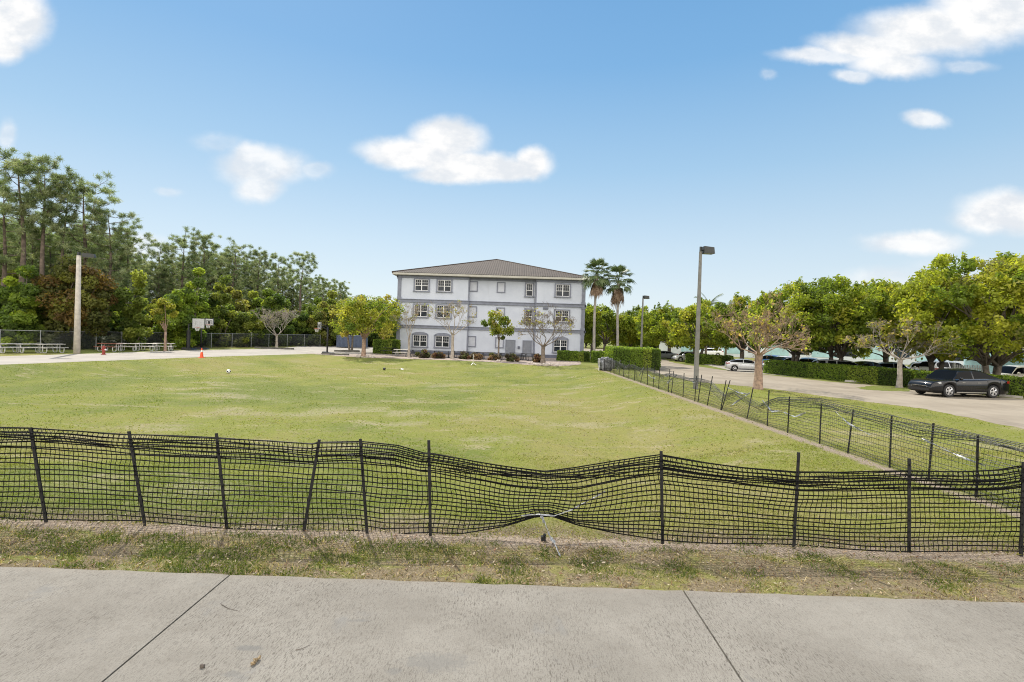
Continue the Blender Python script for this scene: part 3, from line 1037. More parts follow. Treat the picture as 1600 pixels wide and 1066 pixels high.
def lump(name, dims, seed, mat, parent, rough=.16, n=22, off=(0, 0, 0), flat=.35):
    rr = np.random.default_rng(seed)
    mb = MB()
    ph = rr.uniform(0, 6, 12)
    vs_, fs = [], []
    for i in range(n + 1):
        th = PI * i / n
        for j in range(2 * n):
            a = PI * j / n
            d = np.array((math.sin(th) * math.cos(a), math.sin(th) * math.sin(a), math.cos(th)))
            k = 1 + rough * (math.sin(d[0] * 7 + ph[0]) * math.cos(d[1] * 6 + ph[1]) + .6 * math.sin(a * 4 + ph[2] + 3 * d[2]) + .4 * math.sin(d[2] * 6 + ph[3] + d[0] * 5))
            e = np.sign(d) * np.abs(d) ** (1 - flat)
            vs_.append((off[0] + e[0] * dims[0] * k, off[1] + e[1] * dims[1] * k, off[2] + max(0, dims[2] * (1 + e[2] * k))))
    for i in range(n):
        for j in range(2 * n):
            j2 = (j + 1) % (2 * n)
            fs.append((i * 2 * n + j, (i + 1) * 2 * n + j, (i + 1) * 2 * n + j2, i * 2 * n + j2))
    mb.add(vs_, fs)
    return mb.build(name, mat, parent, smooth=True)


lump('sheeting', (.62, .45, .52), 3, simple('wadded_grey_net', (.07, .072, .082), .55, .5, 7, bump=1.0, bscale=14, c2=(.20, .205, .22)), bun, .20)
for dx_ in (-.66, -.2, .3):
    stake('stake', (dx_ * 1.02, -.5, 1.0), (dx_, -.5, 0), M['black_steel'] if dx_ > -.5 else M['white'], bun, .05)
# ------------------------------------------------------------------ plants
def leaf_quads(cen, rad, per, size, cols, seed, aspect=.55, up=.35, shell=.5, fold=False):
    """diamond leaves round many clump centres. cols (nclump,3) is the leaf colour of each clump"""
    rg = np.random.default_rng(seed)
    cen = np.asarray(cen, float); nC = len(cen)
    rad = np.broadcast_to(np.asarray(rad, float).reshape(-1, 1) if np.ndim(rad) == 1 else rad, (nC, 3)) if np.ndim(rad) != 2 else np.asarray(rad)
    n = nC * per
    ci = np.repeat(np.arange(nC), per)
    d = rg.normal(size=(n, 3)); d /= np.linalg.norm(d, axis=1, keepdims=True)
    q = shell + (1 - shell) * rg.random((n, 1)) ** .7
    q *= np.where(rg.random((n, 1)) < .3, rg.random((n, 1)), 1)
    pos = cen[ci] + d * q * rad[ci]
    nr = d * .6 + rg.normal(size=(n, 3)) * .6; nr[:, 2] += up
    nr /= np.linalg.norm(nr, axis=1, keepdims=True)
    tv = rg.normal(size=(n, 3)); tv -= nr * (tv * nr).sum(1, keepdims=True); tv /= np.linalg.norm(tv, axis=1, keepdims=True) + 1e-9
    bv = np.cross(nr, tv)
    s = size * rg.uniform(.6, 1.35, (n, 1))
    v = np.stack([pos - tv * s, pos + bv * s * aspect, pos + tv * s, pos - bv * s * aspect], 1).reshape(-1, 3)
    i = np.arange(n)[:, None] * 4
    f = np.concatenate([i, i + 1, i + 2, i + 3], 1)
    c = np.asarray(cols)[ci] * rg.uniform(.72, 1.28, (n, 1))
    return v, f, np.repeat(c, 4, 0)


def merge(parts):
    off = 0; V_, F_, C_ = [], [], []
    for v, f, c in parts:
        V_.append(v); F_.append(f + off); C_.append(c); off += len(v)
    return np.concatenate(V_), np.concatenate(F_), np.concatenate(C_)


def crown_centres(n, rx, ry, rz, zc, seed, flat=-.55, lobes=7, inner=.45):
    rg = np.random.default_rng(seed)
    L = rg.normal(size=(lobes, 3)); L /= np.linalg.norm(L, axis=1, keepdims=True)
    amp = rg.uniform(-.28, .30, lobes)
    out = []
    while len(out) < n:
        d = rg.normal(size=3); d /= np.linalg.norm(d)
        if d[2] < flat: continue
        k = 1 + sum(a * max(0, float(d @ l)) ** 3 for a, l in zip(amp, L))
        r = (inner ** 3 + (1 - inner ** 3) * rg.random()) ** (1 / 3) * k
        out.append((d[0] * rx * r, d[1] * ry * r, zc + d[2] * rz * r))
    return np.array(out)


def palette_pick(n, pal, seed):
    rg = np.random.default_rng(seed)
    c = np.array([p[0] for p in pal]); w = np.array([p[1] for p in pal], float)
    return c[rg.choice(len(pal), n, p=w / w.sum())]


def limbs_to(mb, base, targets, r0, seed, n=6, droop=.25, mid=.5):
    rr = random.Random(seed)
    for tg in targets:
        tg = Vector(tg); b = Vector(base)
        d = tg - b
        m1 = b + Vector((d.x * .28, d.y * .28, d.z * .5)) + Vector((rr.uniform(-.1, .1), rr.uniform(-.1, .1), 0)) * d.length
        m2 = b + Vector((d.x * .66, d.y * .66, d.z * (.80 + droop * .2))) + Vector((rr.uniform(-.08, .08), rr.uniform(-.08, .08), 0)) * d.length
        k = min(1, .45 + d.length / 12)
        mb.tube([b, m1, m2, tg], [r0 * k, r0 * k * .62, r0 * k * .36, r0 * .08], n)


def broad_tree(name, label, cat, H, rx, ry, crown_lo, trunk_r, pal, seed, clumps=70, per=380, leaf=.15, rc=.95, bark='bark', nlimb=9, fork=None, group=None, flat=-.75, lean=(0, 0), trunks=1, sprigs=0):
    rr = random.Random(seed)
    t_ = thing(name, label, cat, group=group)
    rz = (H - crown_lo) / (1 + abs(flat)) * 1.0
    zc = crown_lo + rz * abs(flat)
    cen = crown_centres(clumps, rx - rc * .5, ry - rc * .5, rz - rc * .35, zc, seed, flat)
    if sprigs:
        rs = np.random.default_rng(seed + 9)
        b_ = cen[rs.integers(0, len(cen), sprigs)]
        o_ = b_ - np.array((0, 0, zc)); o_ /= np.linalg.norm(o_, axis=1, keepdims=True) + 1e-9
        o_[:, 2] = np.abs(o_[:, 2]) * .8 + .25
        sc_ = b_ + o_ * rs.uniform(.4, .85, (sprigs, 1)) * rc * 1.2
        sc_[:, 0] += lean[0]; sc_[:, 1] += lean[1]
    cen[:, 0] += lean[0]; cen[:, 1] += lean[1]
    mb = MB()
    fz = fork if fork else crown_lo * .75
    for q in range(trunks):
        ox = rr.uniform(-.3, .3) * (trunks > 1); oy = rr.uniform(-.2, .2) * (trunks > 1)
        fx = lean[0] * .4 + ox * 2.5; fy = lean[1] * .4 + oy * 2
        tr = trunk_r * (1 if trunks == 1 else .72)
        mb.tube([(ox, oy, -.1), (ox * 1.05, oy, .12), (ox * 1.2 + fx * .15, oy + fy * .2, fz * .35), (fx * .6 + ox * .5, fy * .6 + oy * .5, fz * .7), (fx, fy, fz)], [tr * 1.55, tr * 1.15, tr * .95, tr * .88, tr * .85], 10)
        sel = cen[np.random.default_rng(seed + q).choice(len(cen), nlimb, replace=False)]
        limbs_to(mb, (fx, fy, fz - .05), sel, tr * .62, seed + q)
    mb.build('trunk', M[bark], t_, smooth=True)
    rads = np.random.default_rng(seed + 1).uniform(.55, 1.35, (len(cen), 1)) * rc * np.array([[1, 1, .8]])
    v, f, c = leaf_quads(cen, rads, per, leaf, palette_pick(len(cen), pal, seed + 2), seed + 3)
    if sprigs:
        v, f, c = merge([(v, f, c), leaf_quads(sc_, np.full((sprigs, 1), rc) * np.array([[.30, .30, .60]]), max(14, per // 7), leaf, palette_pick(sprigs, pal, seed + 5), seed + 6, shell=.1)])
    np_obj('crown', v, f, M['leaf'], t_, c)
    return t_


def branching(mb, p, d, L, r, depth, rr, tips, spread=.55, upk=.12, ratio=.72, kids=(2, 3), minr=.006, n=5):
    """recursive boughs: each bends a little and forks"""
    pts = [p]; q = p; dd = d.normalized()
    k = 3
    for i in range(k):
        dd = (dd + Vector((rr.uniform(-1, 1), rr.uniform(-1, 1), rr.uniform(-.6, .8))) * .16 + Vector((0, 0, upk))).normalized()
        q = q + dd * (L / k)
        pts.append(q)
    mb.tube(pts, [r, r * .88, r * .78, r * .68], max(3, n), caps=False)
    if depth == 0:
        tips.append((q, dd)); return
    for j in range(rr.randint(*kids)):
        ax = Vector((rr.uniform(-1, 1), rr.uniform(-1, 1), rr.uniform(-.5, .6))).normalized()
        nd = (dd + ax * spread * rr.uniform(.6, 1.4)).normalized()
        branching(mb, q, nd, L * ratio * rr.uniform(.75, 1.2), max(minr, r * .62), depth - 1, rr, tips, spread, upk, ratio, kids, minr, n - 1)
    if depth <= 2:
        tips.append((q, dd))


def bare_tree(name, label, cat, H, spread, trunk_r, fork, seed, bark='bark', depth=5, leaves=0, pal=None, leaf=.09, up=.06, limbs=5, per=26, rc=.35, group=None, limb_up=.5, minr=.007):
    rr = random.Random(seed)
    t_ = thing(name, label, cat, group=group)
    mb = MB(); tips = []
    mb.tube([(0, 0, -.1), (0, 0, .10), (.02, .01, fork * .4), (-.01, .02, fork * .75), (0, 0, fork)], [trunk_r * 1.7, trunk_r * 1.2, trunk_r * .95, trunk_r * .85, trunk_r * .9], 10, caps=False)
    a0 = rr.uniform(0, 6)
    L0 = spread * .42
    for i in range(limbs):
        a = a0 + 2 * PI * i / limbs + rr.uniform(-.35, .35)
        d = Vector((math.cos(a), math.sin(a), limb_up * rr.uniform(.6, 1.5)))
        branching(mb, Vector((0, 0, fork - .03)), d, L0 * rr.uniform(.85, 1.15), trunk_r * .52, depth - 1, rr, tips, .62, up, .70, (2, 3), minr, 7)
    # fit to the wanted height and spread
    v = np.array(mb.v); top = v[:, 2].max(); wide = np.percentile(np.hypot(v[:, 0], v[:, 1]), 98)
    kz = (H - fork) / (top - fork); kx = spread / 2 / wide
    def fit(p):
        h = max(0.0, p[2] - fork)
        w = min(1, h / .5 + (math.hypot(p[0], p[1]) > trunk_r * 1.8) * 1)
        s = 1 + (kx - 1) * w
        return (p[0] * s, p[1] * s, fork + (p[2] - fork) * kz if p[2] > fork else p[2])
    mb.v = [fit(p) for p in mb.v]
    mb.build('trunk', M[bark], t_, smooth=True)
    if leaves:
        tp = np.array([fit(tuple(q)) for q, _ in tips])
        rg = np.random.default_rng(seed)
        tp = tp[rg.permutation(len(tp))[:leaves]]
        v, f, c = leaf_quads(tp, np.full((len(tp), 1), rc) * np.array([[1, 1, .7]]), per, leaf, palette_pick(len(tp), pal, seed), seed, shell=.2)
        np_obj('crown', v, f, M['leaf'], t_, c)
    return t_


def pine_tree(name, label, H, seed, crown_from=.45, wid=2.6, tufts=95, group=None, dens=1.0, shape=.5):
    """slash pine: straight bole, upswept limbs, round bursts of long needles"""
    rr = random.Random(seed); rg = np.random.default_rng(seed)
    t_ = thing(name, label, 'pine tree', group=group)
    mb = MB()
    r0 = .0105 * H + .04
    bend = [Vector((0, 0, -.2))]
    for i in range(1, 9):
        z = H * i / 8 * .97
        bend.append(Vector((.10 * math.sin(i * .9 + seed) * i / 4, .10 * math.cos(i * .7 + seed) * i / 4, z)))
    mb.tube(bend, [r0 * 1.2, r0, r0 * .93, r0 * .86, r0 * .76, r0 * .62, r0 * .46, r0 * .28, r0 * .1], 8)
    cen = []
    nb = int(tufts / 3.6)
    for i in range(nb):
        u = (i + .5) / nb
        z = H * (crown_from + (1 - crown_from) * u ** .85)
        a = i * 2.4 + rr.uniform(-.4, .4)
        w = wid * (math.sin(PI * min(1, (.12 + .88 * (1 - u)) ** shape)) * .55 + .5 * (1 - u) ** .5 + .10) * rr.uniform(.55, 1.15)
        k = min(7, max(0, int(z / H / .97 * 8)))
        b = bend[k].lerp(bend[min(8, k + 1)], z / H / .97 * 8 - k) if k < 8 else bend[8]
        out = Vector((math.cos(a), math.sin(a), 0))
        tipv = b + out * w + Vector((0, 0, w * rr.uniform(.15, .55)))
        m_ = b + out * w * .5 + Vector((0, 0, w * rr.uniform(-.02, .14)))
        mb.tube([b, m_, tipv], [.035 + .02 * (1 - u), .028, .012], 4, caps=False)
        for q in range(rr.randint(4, 6)):
            s = rr.uniform(.45, 1.05)
            p = b.lerp(m_, s * 2) if s < .5 else m_.lerp(tipv, s * 2 - 1)
            e = p + Vector((rr.uniform(-.6, .6), rr.uniform(-.6, .6), rr.uniform(-.15, .75)))
            mb.tube([p, e], [.014, .008], 3, caps=False)
            cen.append(tuple(e))
    cen.append(tuple(bend[8] + Vector((0, 0, .15))))
    mb.build('trunk', M['bark_pine'], t_, smooth=True)
    cen = np.array(cen); nC = len(cen)
    per = int(105 * dens); n = nC * per
    ci = np.repeat(np.arange(nC), per)
    d = rg.normal(size=(n, 3)); d[:, 2] += .22; d /= np.linalg.norm(d, axis=1, keepdims=True)
    L = rg.uniform(.22, .44, (n, 1)) * rg.uniform(.75, 1.25, nC)[ci][:, None]
    o = cen[ci] + rg.normal(size=(n, 3)) * .10
    s_ = np.cross(d, rg.normal(size=(n, 3))); s_ /= np.linalg.norm(s_, axis=1, keepdims=True) + 1e-9
    w = .019
    v = np.stack([o - s_ * w * .6, o + s_ * w * .6, o + d * L * .6 + s_ * w, o + d * L, o + d * L * .6 - s_ * w], 1)
    v = v[:, [0, 1, 2, 3]].reshape(-1, 3)
    i = np.arange(n)[:, None] * 4
    f = np.concatenate([i, i + 1, i + 2, i + 3], 1)
    base = palette_pick(nC, [((.085, .108, .052), 3), ((.115, .14, .072), 3), ((.155, .17, .10), 2), ((.06, .08, .036), 2)], seed)
    c = base[ci] * rg.uniform(.75, 1.3, (n, 1))
    np_obj('crown', v, f, M['needle'], t_, np.repeat(c, 4, 0))
    return t_


def shrub(name, label, rx, rz, pal, seed, clumps=26, per=260, leaf=.16, cat='shrub', group=None, stems=True, rc=.7):
    t_ = thing(name, label, cat, group=group)
    cen = crown_centres(clumps, rx - rc * .4, rx - rc * .4, rz * .62, rz * .5, seed, -.95, inner=.3)
    rads = np.random.default_rng(seed).uniform(.7, 1.2, (clumps, 1)) * rc * np.array([[1, 1, .8]])
    v, f, c = leaf_quads(cen, rads, per, leaf, palette_pick(clumps, pal, seed), seed + 1)
    v[:, 2] = np.maximum(v[:, 2], .02)
    np_obj('foliage', v, f, M['leaf'], t_, c)
    if stems:
        mb = MB()
        rr = random.Random(seed)
        for q in range(5):
            tg = cen[rr.randrange(len(cen))]
            mb.tube([(rr.uniform(-.2, .2), rr.uniform(-.2, .2), -.1), (tg[0] * .4, tg[1] * .4, tg[2] * .5), tuple(tg)], [.07, .05, .02], 5)
        mb.build('stem', M['bark'], t_)
    return t_


def fan_leaf(mb, base, d, L, R, rr, droop=.5, segs=15, m=0, span=2.5, fold=.0):
    """one palmate leaf: stalk, then a fan of pointed segments with hanging tips"""
    d = d.normalized()
    tip = base + d * L + Vector((0, 0, -droop * .18 * L))
    mid = base + d * L * .5 + Vector((0, 0, .05 * L))
    mb.tube([base, mid, tip], [.028, .02, .015], 4, m, caps=False)
    dd = (tip - mid).normalized()
    sd = dd.cross(Vector((0, 0, 1)))
    sd = sd.normalized() if sd.length > .05 else Vector((1, 0, 0))
    nr = sd.cross(dd).normalized()
    for j in range(segs):
        a = (j / (segs - 1) - .5) * span
        u = dd * math.cos(a) + sd * math.sin(a)
        wdt = R * span / segs * .42
        w_ = (dd * -math.sin(a) + sd * math.cos(a))
        r_ = R * (1 - .18 * abs(a) / span * 2) * rr.uniform(.88, 1.08)
        lift = nr * (.06 * R * (j % 2))
        p1 = tip + u * r_ * .55 + Vector((0, 0, -droop * .06 * R)) + lift
        p2 = tip + u * r_ + Vector((0, 0, -droop * .42 * R * rr.uniform(.7, 1.4)))
        mb.add([tip, p1 - w_ * wdt, p2, p1 + w_ * wdt], [(0, 1, 2, 3)], m)


def fan_palm(name, label, H, seed, nleaf=34, skirt=26, skirt_len=1.5):
    rr = random.Random(seed)
    t_ = thing(name, label, 'palm tree')
    mb = MB()
    pts, rad = [], []
    for i in range(15):
        z = H * i / 14
        pts.append((.10 * math.sin(z * .35 + seed), .05 * math.sin(z * .3), z - .15 * (i == 0)))
        rad.append((.28 if i == 0 else .20 if i == 1 else .155 - .045 * i / 14) + (.012 if i % 2 else 0))
    mb.tube(pts, rad, 12)
    mb.build('trunk', M['palm_trunk'], t_, smooth=True)
    top = Vector(pts[-1])
    g = MB()
    for i in range(nleaf):
        u = i / (nleaf - 1)
        el_ = math.radians(82 - 112 * u) + rr.uniform(-.12, .12)
        a = i * 2.39996 + rr.uniform(-.2, .2)
        d = Vector((math.cos(a) * math.cos(el_), math.sin(a) * math.cos(el_), math.sin(el_)))
        fan_leaf(g, top + Vector((0, 0, .1 - .25 * u)), d, rr.uniform(.85, 1.35), rr.uniform(.85, 1.12), rr, .4 + .5 * u, 15)
    g.build('crown', M['palm_leaf'], t_)
    s_ = MB()
    for i in range(skirt):
        a = i * 2.39996
        z = top.z - .25 - .5 * rr.random()
        d = Vector((math.cos(a) * .62, math.sin(a) * .62, -1.0))
        fan_leaf(s_, Vector((top.x, top.y, z)), d, rr.uniform(.45, .75), rr.uniform(.6, .95) * skirt_len / 1.5, rr, 1.1, 9, span=1.5)
    s_.build('dead_fronds', M['palm_dead'], t_)
    return t_


def feather_palm(name, label, H, seed, n=13, L=2.6, group=None):
    rr = random.Random(seed)
    t_ = thing(name, label, 'palm tree', group=group)
    mb = MB()
    mb.tube([(0, 0, -.1), (.05, 0, H * .3), (.2, .05, H * .7), (.3, .05, H)], [.2, .15, .13, .11], 8)
    mb.build('trunk', M['bark'], t_, smooth=True)
    g = MB()
    top = Vector((.3, .05, H))
    for i in range(n):
        a = i * 2.4 + rr.uniform(-.2, .2); e = math.radians(rr.uniform(10, 75))
        d = Vector((math.cos(a) * math.cos(e), math.sin(a) * math.cos(e), math.sin(e)))
        pts = [top]; dd = d.copy()
        for q in range(7):
            dd = (dd + Vector((0, 0, -.16))).normalized()
            pts.append(pts[-1] + dd * L / 7)
        g.tube(pts, [.03, .027, .024, .02, .017, .014, .01, .006], 3, caps=False)
        for q in range(1, 8):
            tg = (pts[q] - pts[q - 1]).normalized(); sd = tg.cross(Vector((0, 0, 1))).normalized()
            for h in range(4):
                o = pts[q - 1].lerp(pts[q], h / 4)
                for s in (-1, 1):
                    e_ = o + sd * s * .55 * (1 - .05 * q) + tg * .25 + Vector((0, 0, -.22 - .1 * rr.random()))
                    g.add([o - tg * .02, o + tg * .035, e_], [(0, 1, 2)])
    g.build('crown', M['palm_leaf'], t_)
    return t_


def palm_leaf_mat(name, a, b, tr=.3):
    m, t, bs = new_mat(name)
    co = obj_co(t)
    c = t.mix(t.ss(t.noise(co, 2.2, 4), .35, .65), a, b)
    t.link(c, bs.inputs['Base Color'])
    bs.inputs['Roughness'].default_value = .5
    tl = t.new('ShaderNodeBsdfTranslucent'); t.link(c, tl.inputs['Color'])
    mx = t.new('ShaderNodeMixShader'); mx.inputs[0].default_value = tr
    t.link(bs.outputs[0], mx.inputs[1]); t.link(tl.outputs[0], mx.inputs[2])
    t.link(mx.outputs[0], t.n['Material Output'].inputs['Surface'])
    return m


M['palm_leaf'] = palm_leaf_mat('palm_leaf', (.08, .125, .04), (.13, .17, .06))
M['palm_dead'] = palm_leaf_mat('palm_dead', (.19, .12, .075), (.30, .21, .14), .15)

# ---------------- the pine wood on the left
GRP_P = 'pines behind the chain link fence'
BACK_P = 'slender pine half hidden among nearer pines in the wood behind the chain link fence'
pk = [Kind(pine_tree('pine_tree', BACK_P, 16, s, cf, w, tf, GRP_P, 1.0, sh)) for s, cf, w, tf, sh in ((1, .42, 2.8, 105, .5), (2, .55, 2.4, 80, .6), (3, .36, 2.7, 115, .45), (4, .60, 2.3, 66, .55), (5, .24, 2.7, 135, .5))]


def pine_at(k, x, ytop, Y, rz, label=None, xs=1.0):
    """a pine whose top stands at the surveyed height"""
    p = P(x, ytop, Y)
    h = p.z
    s = h / 16
    pk[k].put((p.x, Y, 0), rz, (s * xs, s * xs, s), label, GRP_P)


named = [(3, 36, 249, 52, .3, 'tallest pine with a bare straight trunk and open round crown above the fence', 1.15),
         (1, 70, 262, 53, 1.4, 'tall pine beside the tallest one, trunk bare below a narrow crown', 1.05),
         (0, 135, 291, 55, 2.2, 'spreading pine rising behind the brown leaved tree and concrete lamp post', 1.25),
         (3, 102, 284, 54, 3.0, 'thin pine top showing between the tallest pines and the spreading pine', .8),
         (2, 172, 333, 55, .5, 'drooping pine on the slope of treetops beside the spreading pine', 1.1),
         (2, 200, 362, 57, 1.2, 'lower conical pine at the foot of the tall group, before the sky gap', 1.1),
         (0, 287, 372, 74, 1.1, 'first bushy pine after the sky gap, beside twin tops', 1.15),
         (4, 318, 371, 76, 2.0, 'bushy pine making the second of twin tops after the sky gap', 1.1),
         (1, 252, 384, 75, 2.9, 'dark pine at the edge of the sky gap in the wood', 1.0),
         (0, 366, 388, 84, .4, 'round topped pine in the middle of the wood above the bare pale tree', 1.2),
         (2, 405, 396, 86, 1.9, 'pine with a twin pointed top in the middle of the wood', 1.1),
         (1, 437, 403, 90, 2.5, 'open topped pine above the far basketball hoop', 1.1),
         (3, 472, 401, 96, 3.3, 'last tall pine of the wood with a clear round head', 1.25),
         (2, 505, 436, 104, .9, 'smaller pine stepping down from the last tall pine', 1.2),
         (4, 532, 443, 110, 1.7, 'low dark pine at the end of the wood before the yellow trees', 1.2),
         (0, 8, 300, 52, 4.4, 'pine cut by the edge of the picture beside the tallest pine', 1.2)]
for a in named: pine_at(*a)
rr = random.Random(12)
line = [(-60, 342), (0, 340), (30, 345), (90, 350), (140, 360), (190, 385), (240, 405), (280, 395), (330, 395), (380, 408), (430, 418), (480, 430), (520, 452), (560, 468)]
for i in range(84):
    x = -70 + 640 * ((i + rr.uniform(0, .9)) / 84) ** .86
    yt = np.interp(x, [p[0] for p in line], [p[1] for p in line]) + rr.uniform(-4, 38)
    Y = np.interp(x, [-70, 60, 200, 300, 540], [52, 55, 64, 80, 116]) + rr.uniform(0, 12)
    pine_at(rr.choice((0, 1, 2, 4, 4, 2)), x, yt, Y, rr.uniform(0, 6), None, rr.uniform(1.0, 1.35))

# the thicket under the pines
GREENS = [((.075, .11, .024), 3), ((.11, .15, .03), 3), ((.15, .185, .036), 2), ((.05, .08, .02), 2)]
LIGHT = [((.135, .165, .036), 3), ((.18, .20, .042), 2), ((.095, .125, .03), 2)]
LIME = [((.225, .27, .04), 3), ((.155, .205, .034), 3), ((.09, .13, .03), 3)]
OLIVE = [((.15, .15, .04), 3), ((.20, .185, .055), 2), ((.095, .115, .03), 3)]
BROWN = [((.115, .078, .032), 3), ((.15, .10, .035), 3), ((.085, .09, .03), 3), ((.15, .15, .04), 2)]
DARKG = [((.05, .078, .02), 3), ((.075, .105, .026), 3)]
GRP_S = 'shrubs of the thicket behind the chain link fence'
LB = 'leafy green shrub in the thicket between the chain link fence and the pines'
sk_ = [Kind(shrub('thicket_shrub', LB, 2.6, 5.0, p_, s, 44, 300, .17, group=GRP_S)) for p_, s in ((GREENS, 1), (LIGHT, 2), (OLIVE, 3), (DARKG, 4), (GREENS + LIGHT, 5))]
for i in range(60):
    x = -60 + 660 * (i + rr.uniform(0, .95)) / 60
    Yb = np.interp(x, [-60, 60, 160, 300, 400, 500, 600], [47, 48.5, 52.5, 62, 71, 80, 91])
    Y = Yb + (i % 3) * 3.2 + rr.uniform(0, 2)
    htop = np.interp(x, [-60, 60, 200, 330, 430, 520, 600], [468, 470, 482, 486, 492, 498, 505]) + rr.uniform(-24, 34) - (i % 3) * 9
    p = P(x, htop, Y)
    s = max(.45, p.z / 5.4)
    sk_[rr.choice((0, 0, 1, 2, 3, 4, 4))].put((p.x, Y, 0), rr.uniform(0, 6), (s * rr.uniform(.75, 1.05), s * .9, s), None, GRP_S)


def put_tree(t_, x, y, Y=None):
    g_ = G(x, y) if Y is None else Vector((P(x, 540, Y).x, Y, 0))
    t_.location = (g_.x, g_.y, gzf(g_.x, g_.y))
    return t_


put_tree(shrub('thicket_shrub', 'tall shrub cloaked in bright lime green vine leaves below the tallest pines', 1.5, 6.4, LIME, 61, 36, 340, .17), 33, 0, 46.5)
put_tree(broad_tree('thicket_tree', 'broad tree with rusty brown and orange leaves behind the concrete lamp post', 'tree', 8.4, 3.6, 3.0, 1.2, .16, BROWN, 62, 90, 300, .15, .95, trunks=3, nlimb=7), 113, 0, 48.6)
for (x, yt, Y, lab, w) in ((265, 462, 57, 'lime topped young tree showing bright leaves above the small yellow tree', 1.5), (300, 436, 60, 'lime green crown above the pair of basketball backboards', 1.6), (288, 470, 58, 'low lime green crown just above the basketball backboards', 1.2), (345, 440, 66, 'bright green round crown in the thicket beside the pine trunks', 1.8), (385, 487, 68, 'pale green bushy tree next to the bare pale tree', 1.9), (210, 440, 52, 'light green vine tangle on the wood edge beside the brown leaved tree', 1.7)):
    h = P(x, yt, Y).z
    put_tree(shrub('thicket_shrub', lab, w, h, LIME if 'lime' in lab else LIGHT, int(x), 24, 300, .16, stems=True), x, 0, Y)
for (x, Y, h, lab) in ((170, 51.8, 2.6, 'silvery fan leaved palmetto behind the picnic tables by the fence'), (205, 54.2, 2.7, 'feathery palmetto clump behind the centre of the picnic table row'), (78, 47.5, 2.4, 'low palmetto behind the fence rail near the concrete lamp post')):
    t_ = thing('palmetto', lab, 'palmetto')
    g = MB(); r2_ = random.Random(int(x))
    for i in range(26):
        a = i * 2.4; e = math.radians(r2_.uniform(15, 80))
        fan_leaf(g, Vector((r2_.uniform(-.6, .6), r2_.uniform(-.4, .4), .2)), Vector((math.cos(a) * math.cos(e), math.sin(a) * math.cos(e), math.sin(e))), r2_.uniform(.8, h * .6), r2_.uniform(.5, .75), r2_, .6, 13)
    g.build('fronds', palm_leaf_mat('palmetto_leaf', (.17, .20, .09), (.33, .35, .23)), t_)
    put_tree(t_, x, 0, Y)

YEL = [((.225, .22, .04), 3), ((.165, .185, .032), 3), ((.215, .205, .05), 1.5), ((.11, .145, .03), 3.5)]
YGR = [((.15, .18, .028), 3), ((.19, .20, .035), 3), ((.22, .19, .05), 1.4), ((.09, .13, .028), 2)]
put_tree(broad_tree('young_tree', 'small yellow green tree on a tan trunk at the end of the picnic table row', 'tree', 5.3, 1.3, 1.2, 2.6, .13, YEL, 71, 30, 120, .11, .45, 'bark_tan', 6), 258, 548.5)
put_tree(bare_tree('bare_tree', 'pale leafless spreading tree in the far car park beside the kerb', 'tree', 5.6, 6.4, .17, 1.6, 72, 'bark_pale', 8, 30, YEL, .10, limbs=7, per=6, limb_up=.6, minr=.018, up=.03), 432, 543.3)

# ---------------- trees in front of the block
put_tree(broad_tree('yellow_tree', 'yellow green tree with a stout leaning trunk at the corner of the mulch bed', 'tree', 6.5, 3.3, 2.8, 2.0, .22, YEL + YGR, 81, 80, 85, .13, .65, 'bark_tan', 9, 1.8), 568, 557)
put_tree(broad_tree('yellow_tree', 'yellowest tree on two thin trunks behind the dark kerb near the far hoop', 'tree', 6.6, 2.8, 2.6, 2.1, .17, YEL + YGR, 82, 60, 80, .13, .65, 'bark', 8, 1.9, trunks=2), 549, 549.5)
put_tree(broad_tree('yellow_tree', 'thin yellow green tree before the dark hedge at the building corner', 'tree', 6.4, 2.4, 2.4, 2.2, .16, YGR + YEL, 83, 46, 80, .13, .65, 'bark_tan', 9, 1.9), 598, 552.5)
TW = [((.22, .19, .07), 2), ((.17, .18, .05), 2), ((.18, .13, .08), 1.5)]
put_tree(bare_tree('bare_tree', 'slim leafless tree before the first ground floor arched window', 'tree', 6.0, 3.8, .14, 2.0, 84, 'bark_pale', 7, 25, TW, .09, limbs=4, per=6, limb_up=1.3, minr=.012), 638.5, 558.5)
put_tree(bare_tree('bare_tree', 'leafless tree with a few yellow tufts before the second arched window', 'tree', 6.3, 5.2, .17, 2.5, 85, 'bark_pale', 7, 45, TW, .10, limbs=6, per=6, limb_up=.7, minr=.012), 706.5, 561.5)
put_tree(broad_tree('leafy_tree', 'small tree with a rounded fresh green crown before the grey doors', 'tree', 5.2, 1.55, 1.5, 2.3, .10, LIGHT + YGR, 86, 34, 110, .11, .45, 'bark', 9, 2.1, flat=-.95, sprigs=14), 778.5, 563.5)
put_tree(bare_tree('bare_tree', 'widest leafless tree with dark forking limbs before the right end of the block', 'tree', 6.0, 7.0, .22, 1.7, 87, 'bark', 8, 70, TW, .10, limbs=7, per=5, limb_up=.55, minr=.016, up=.03), 848, 568.5)

# ---------------- palms by the block
put_tree(fan_palm('fan_palm', 'fan palm with a brown skirt beside the corner of the block', 9.6, 3, 38, 34, 1.7), 929, 0, 56)
put_tree(fan_palm('fan_palm', 'fan palm with a longer dead skirt rising behind the clipped hedge', 9.1, 8, 34, 30, 2.0), 964, 0, 57.5)

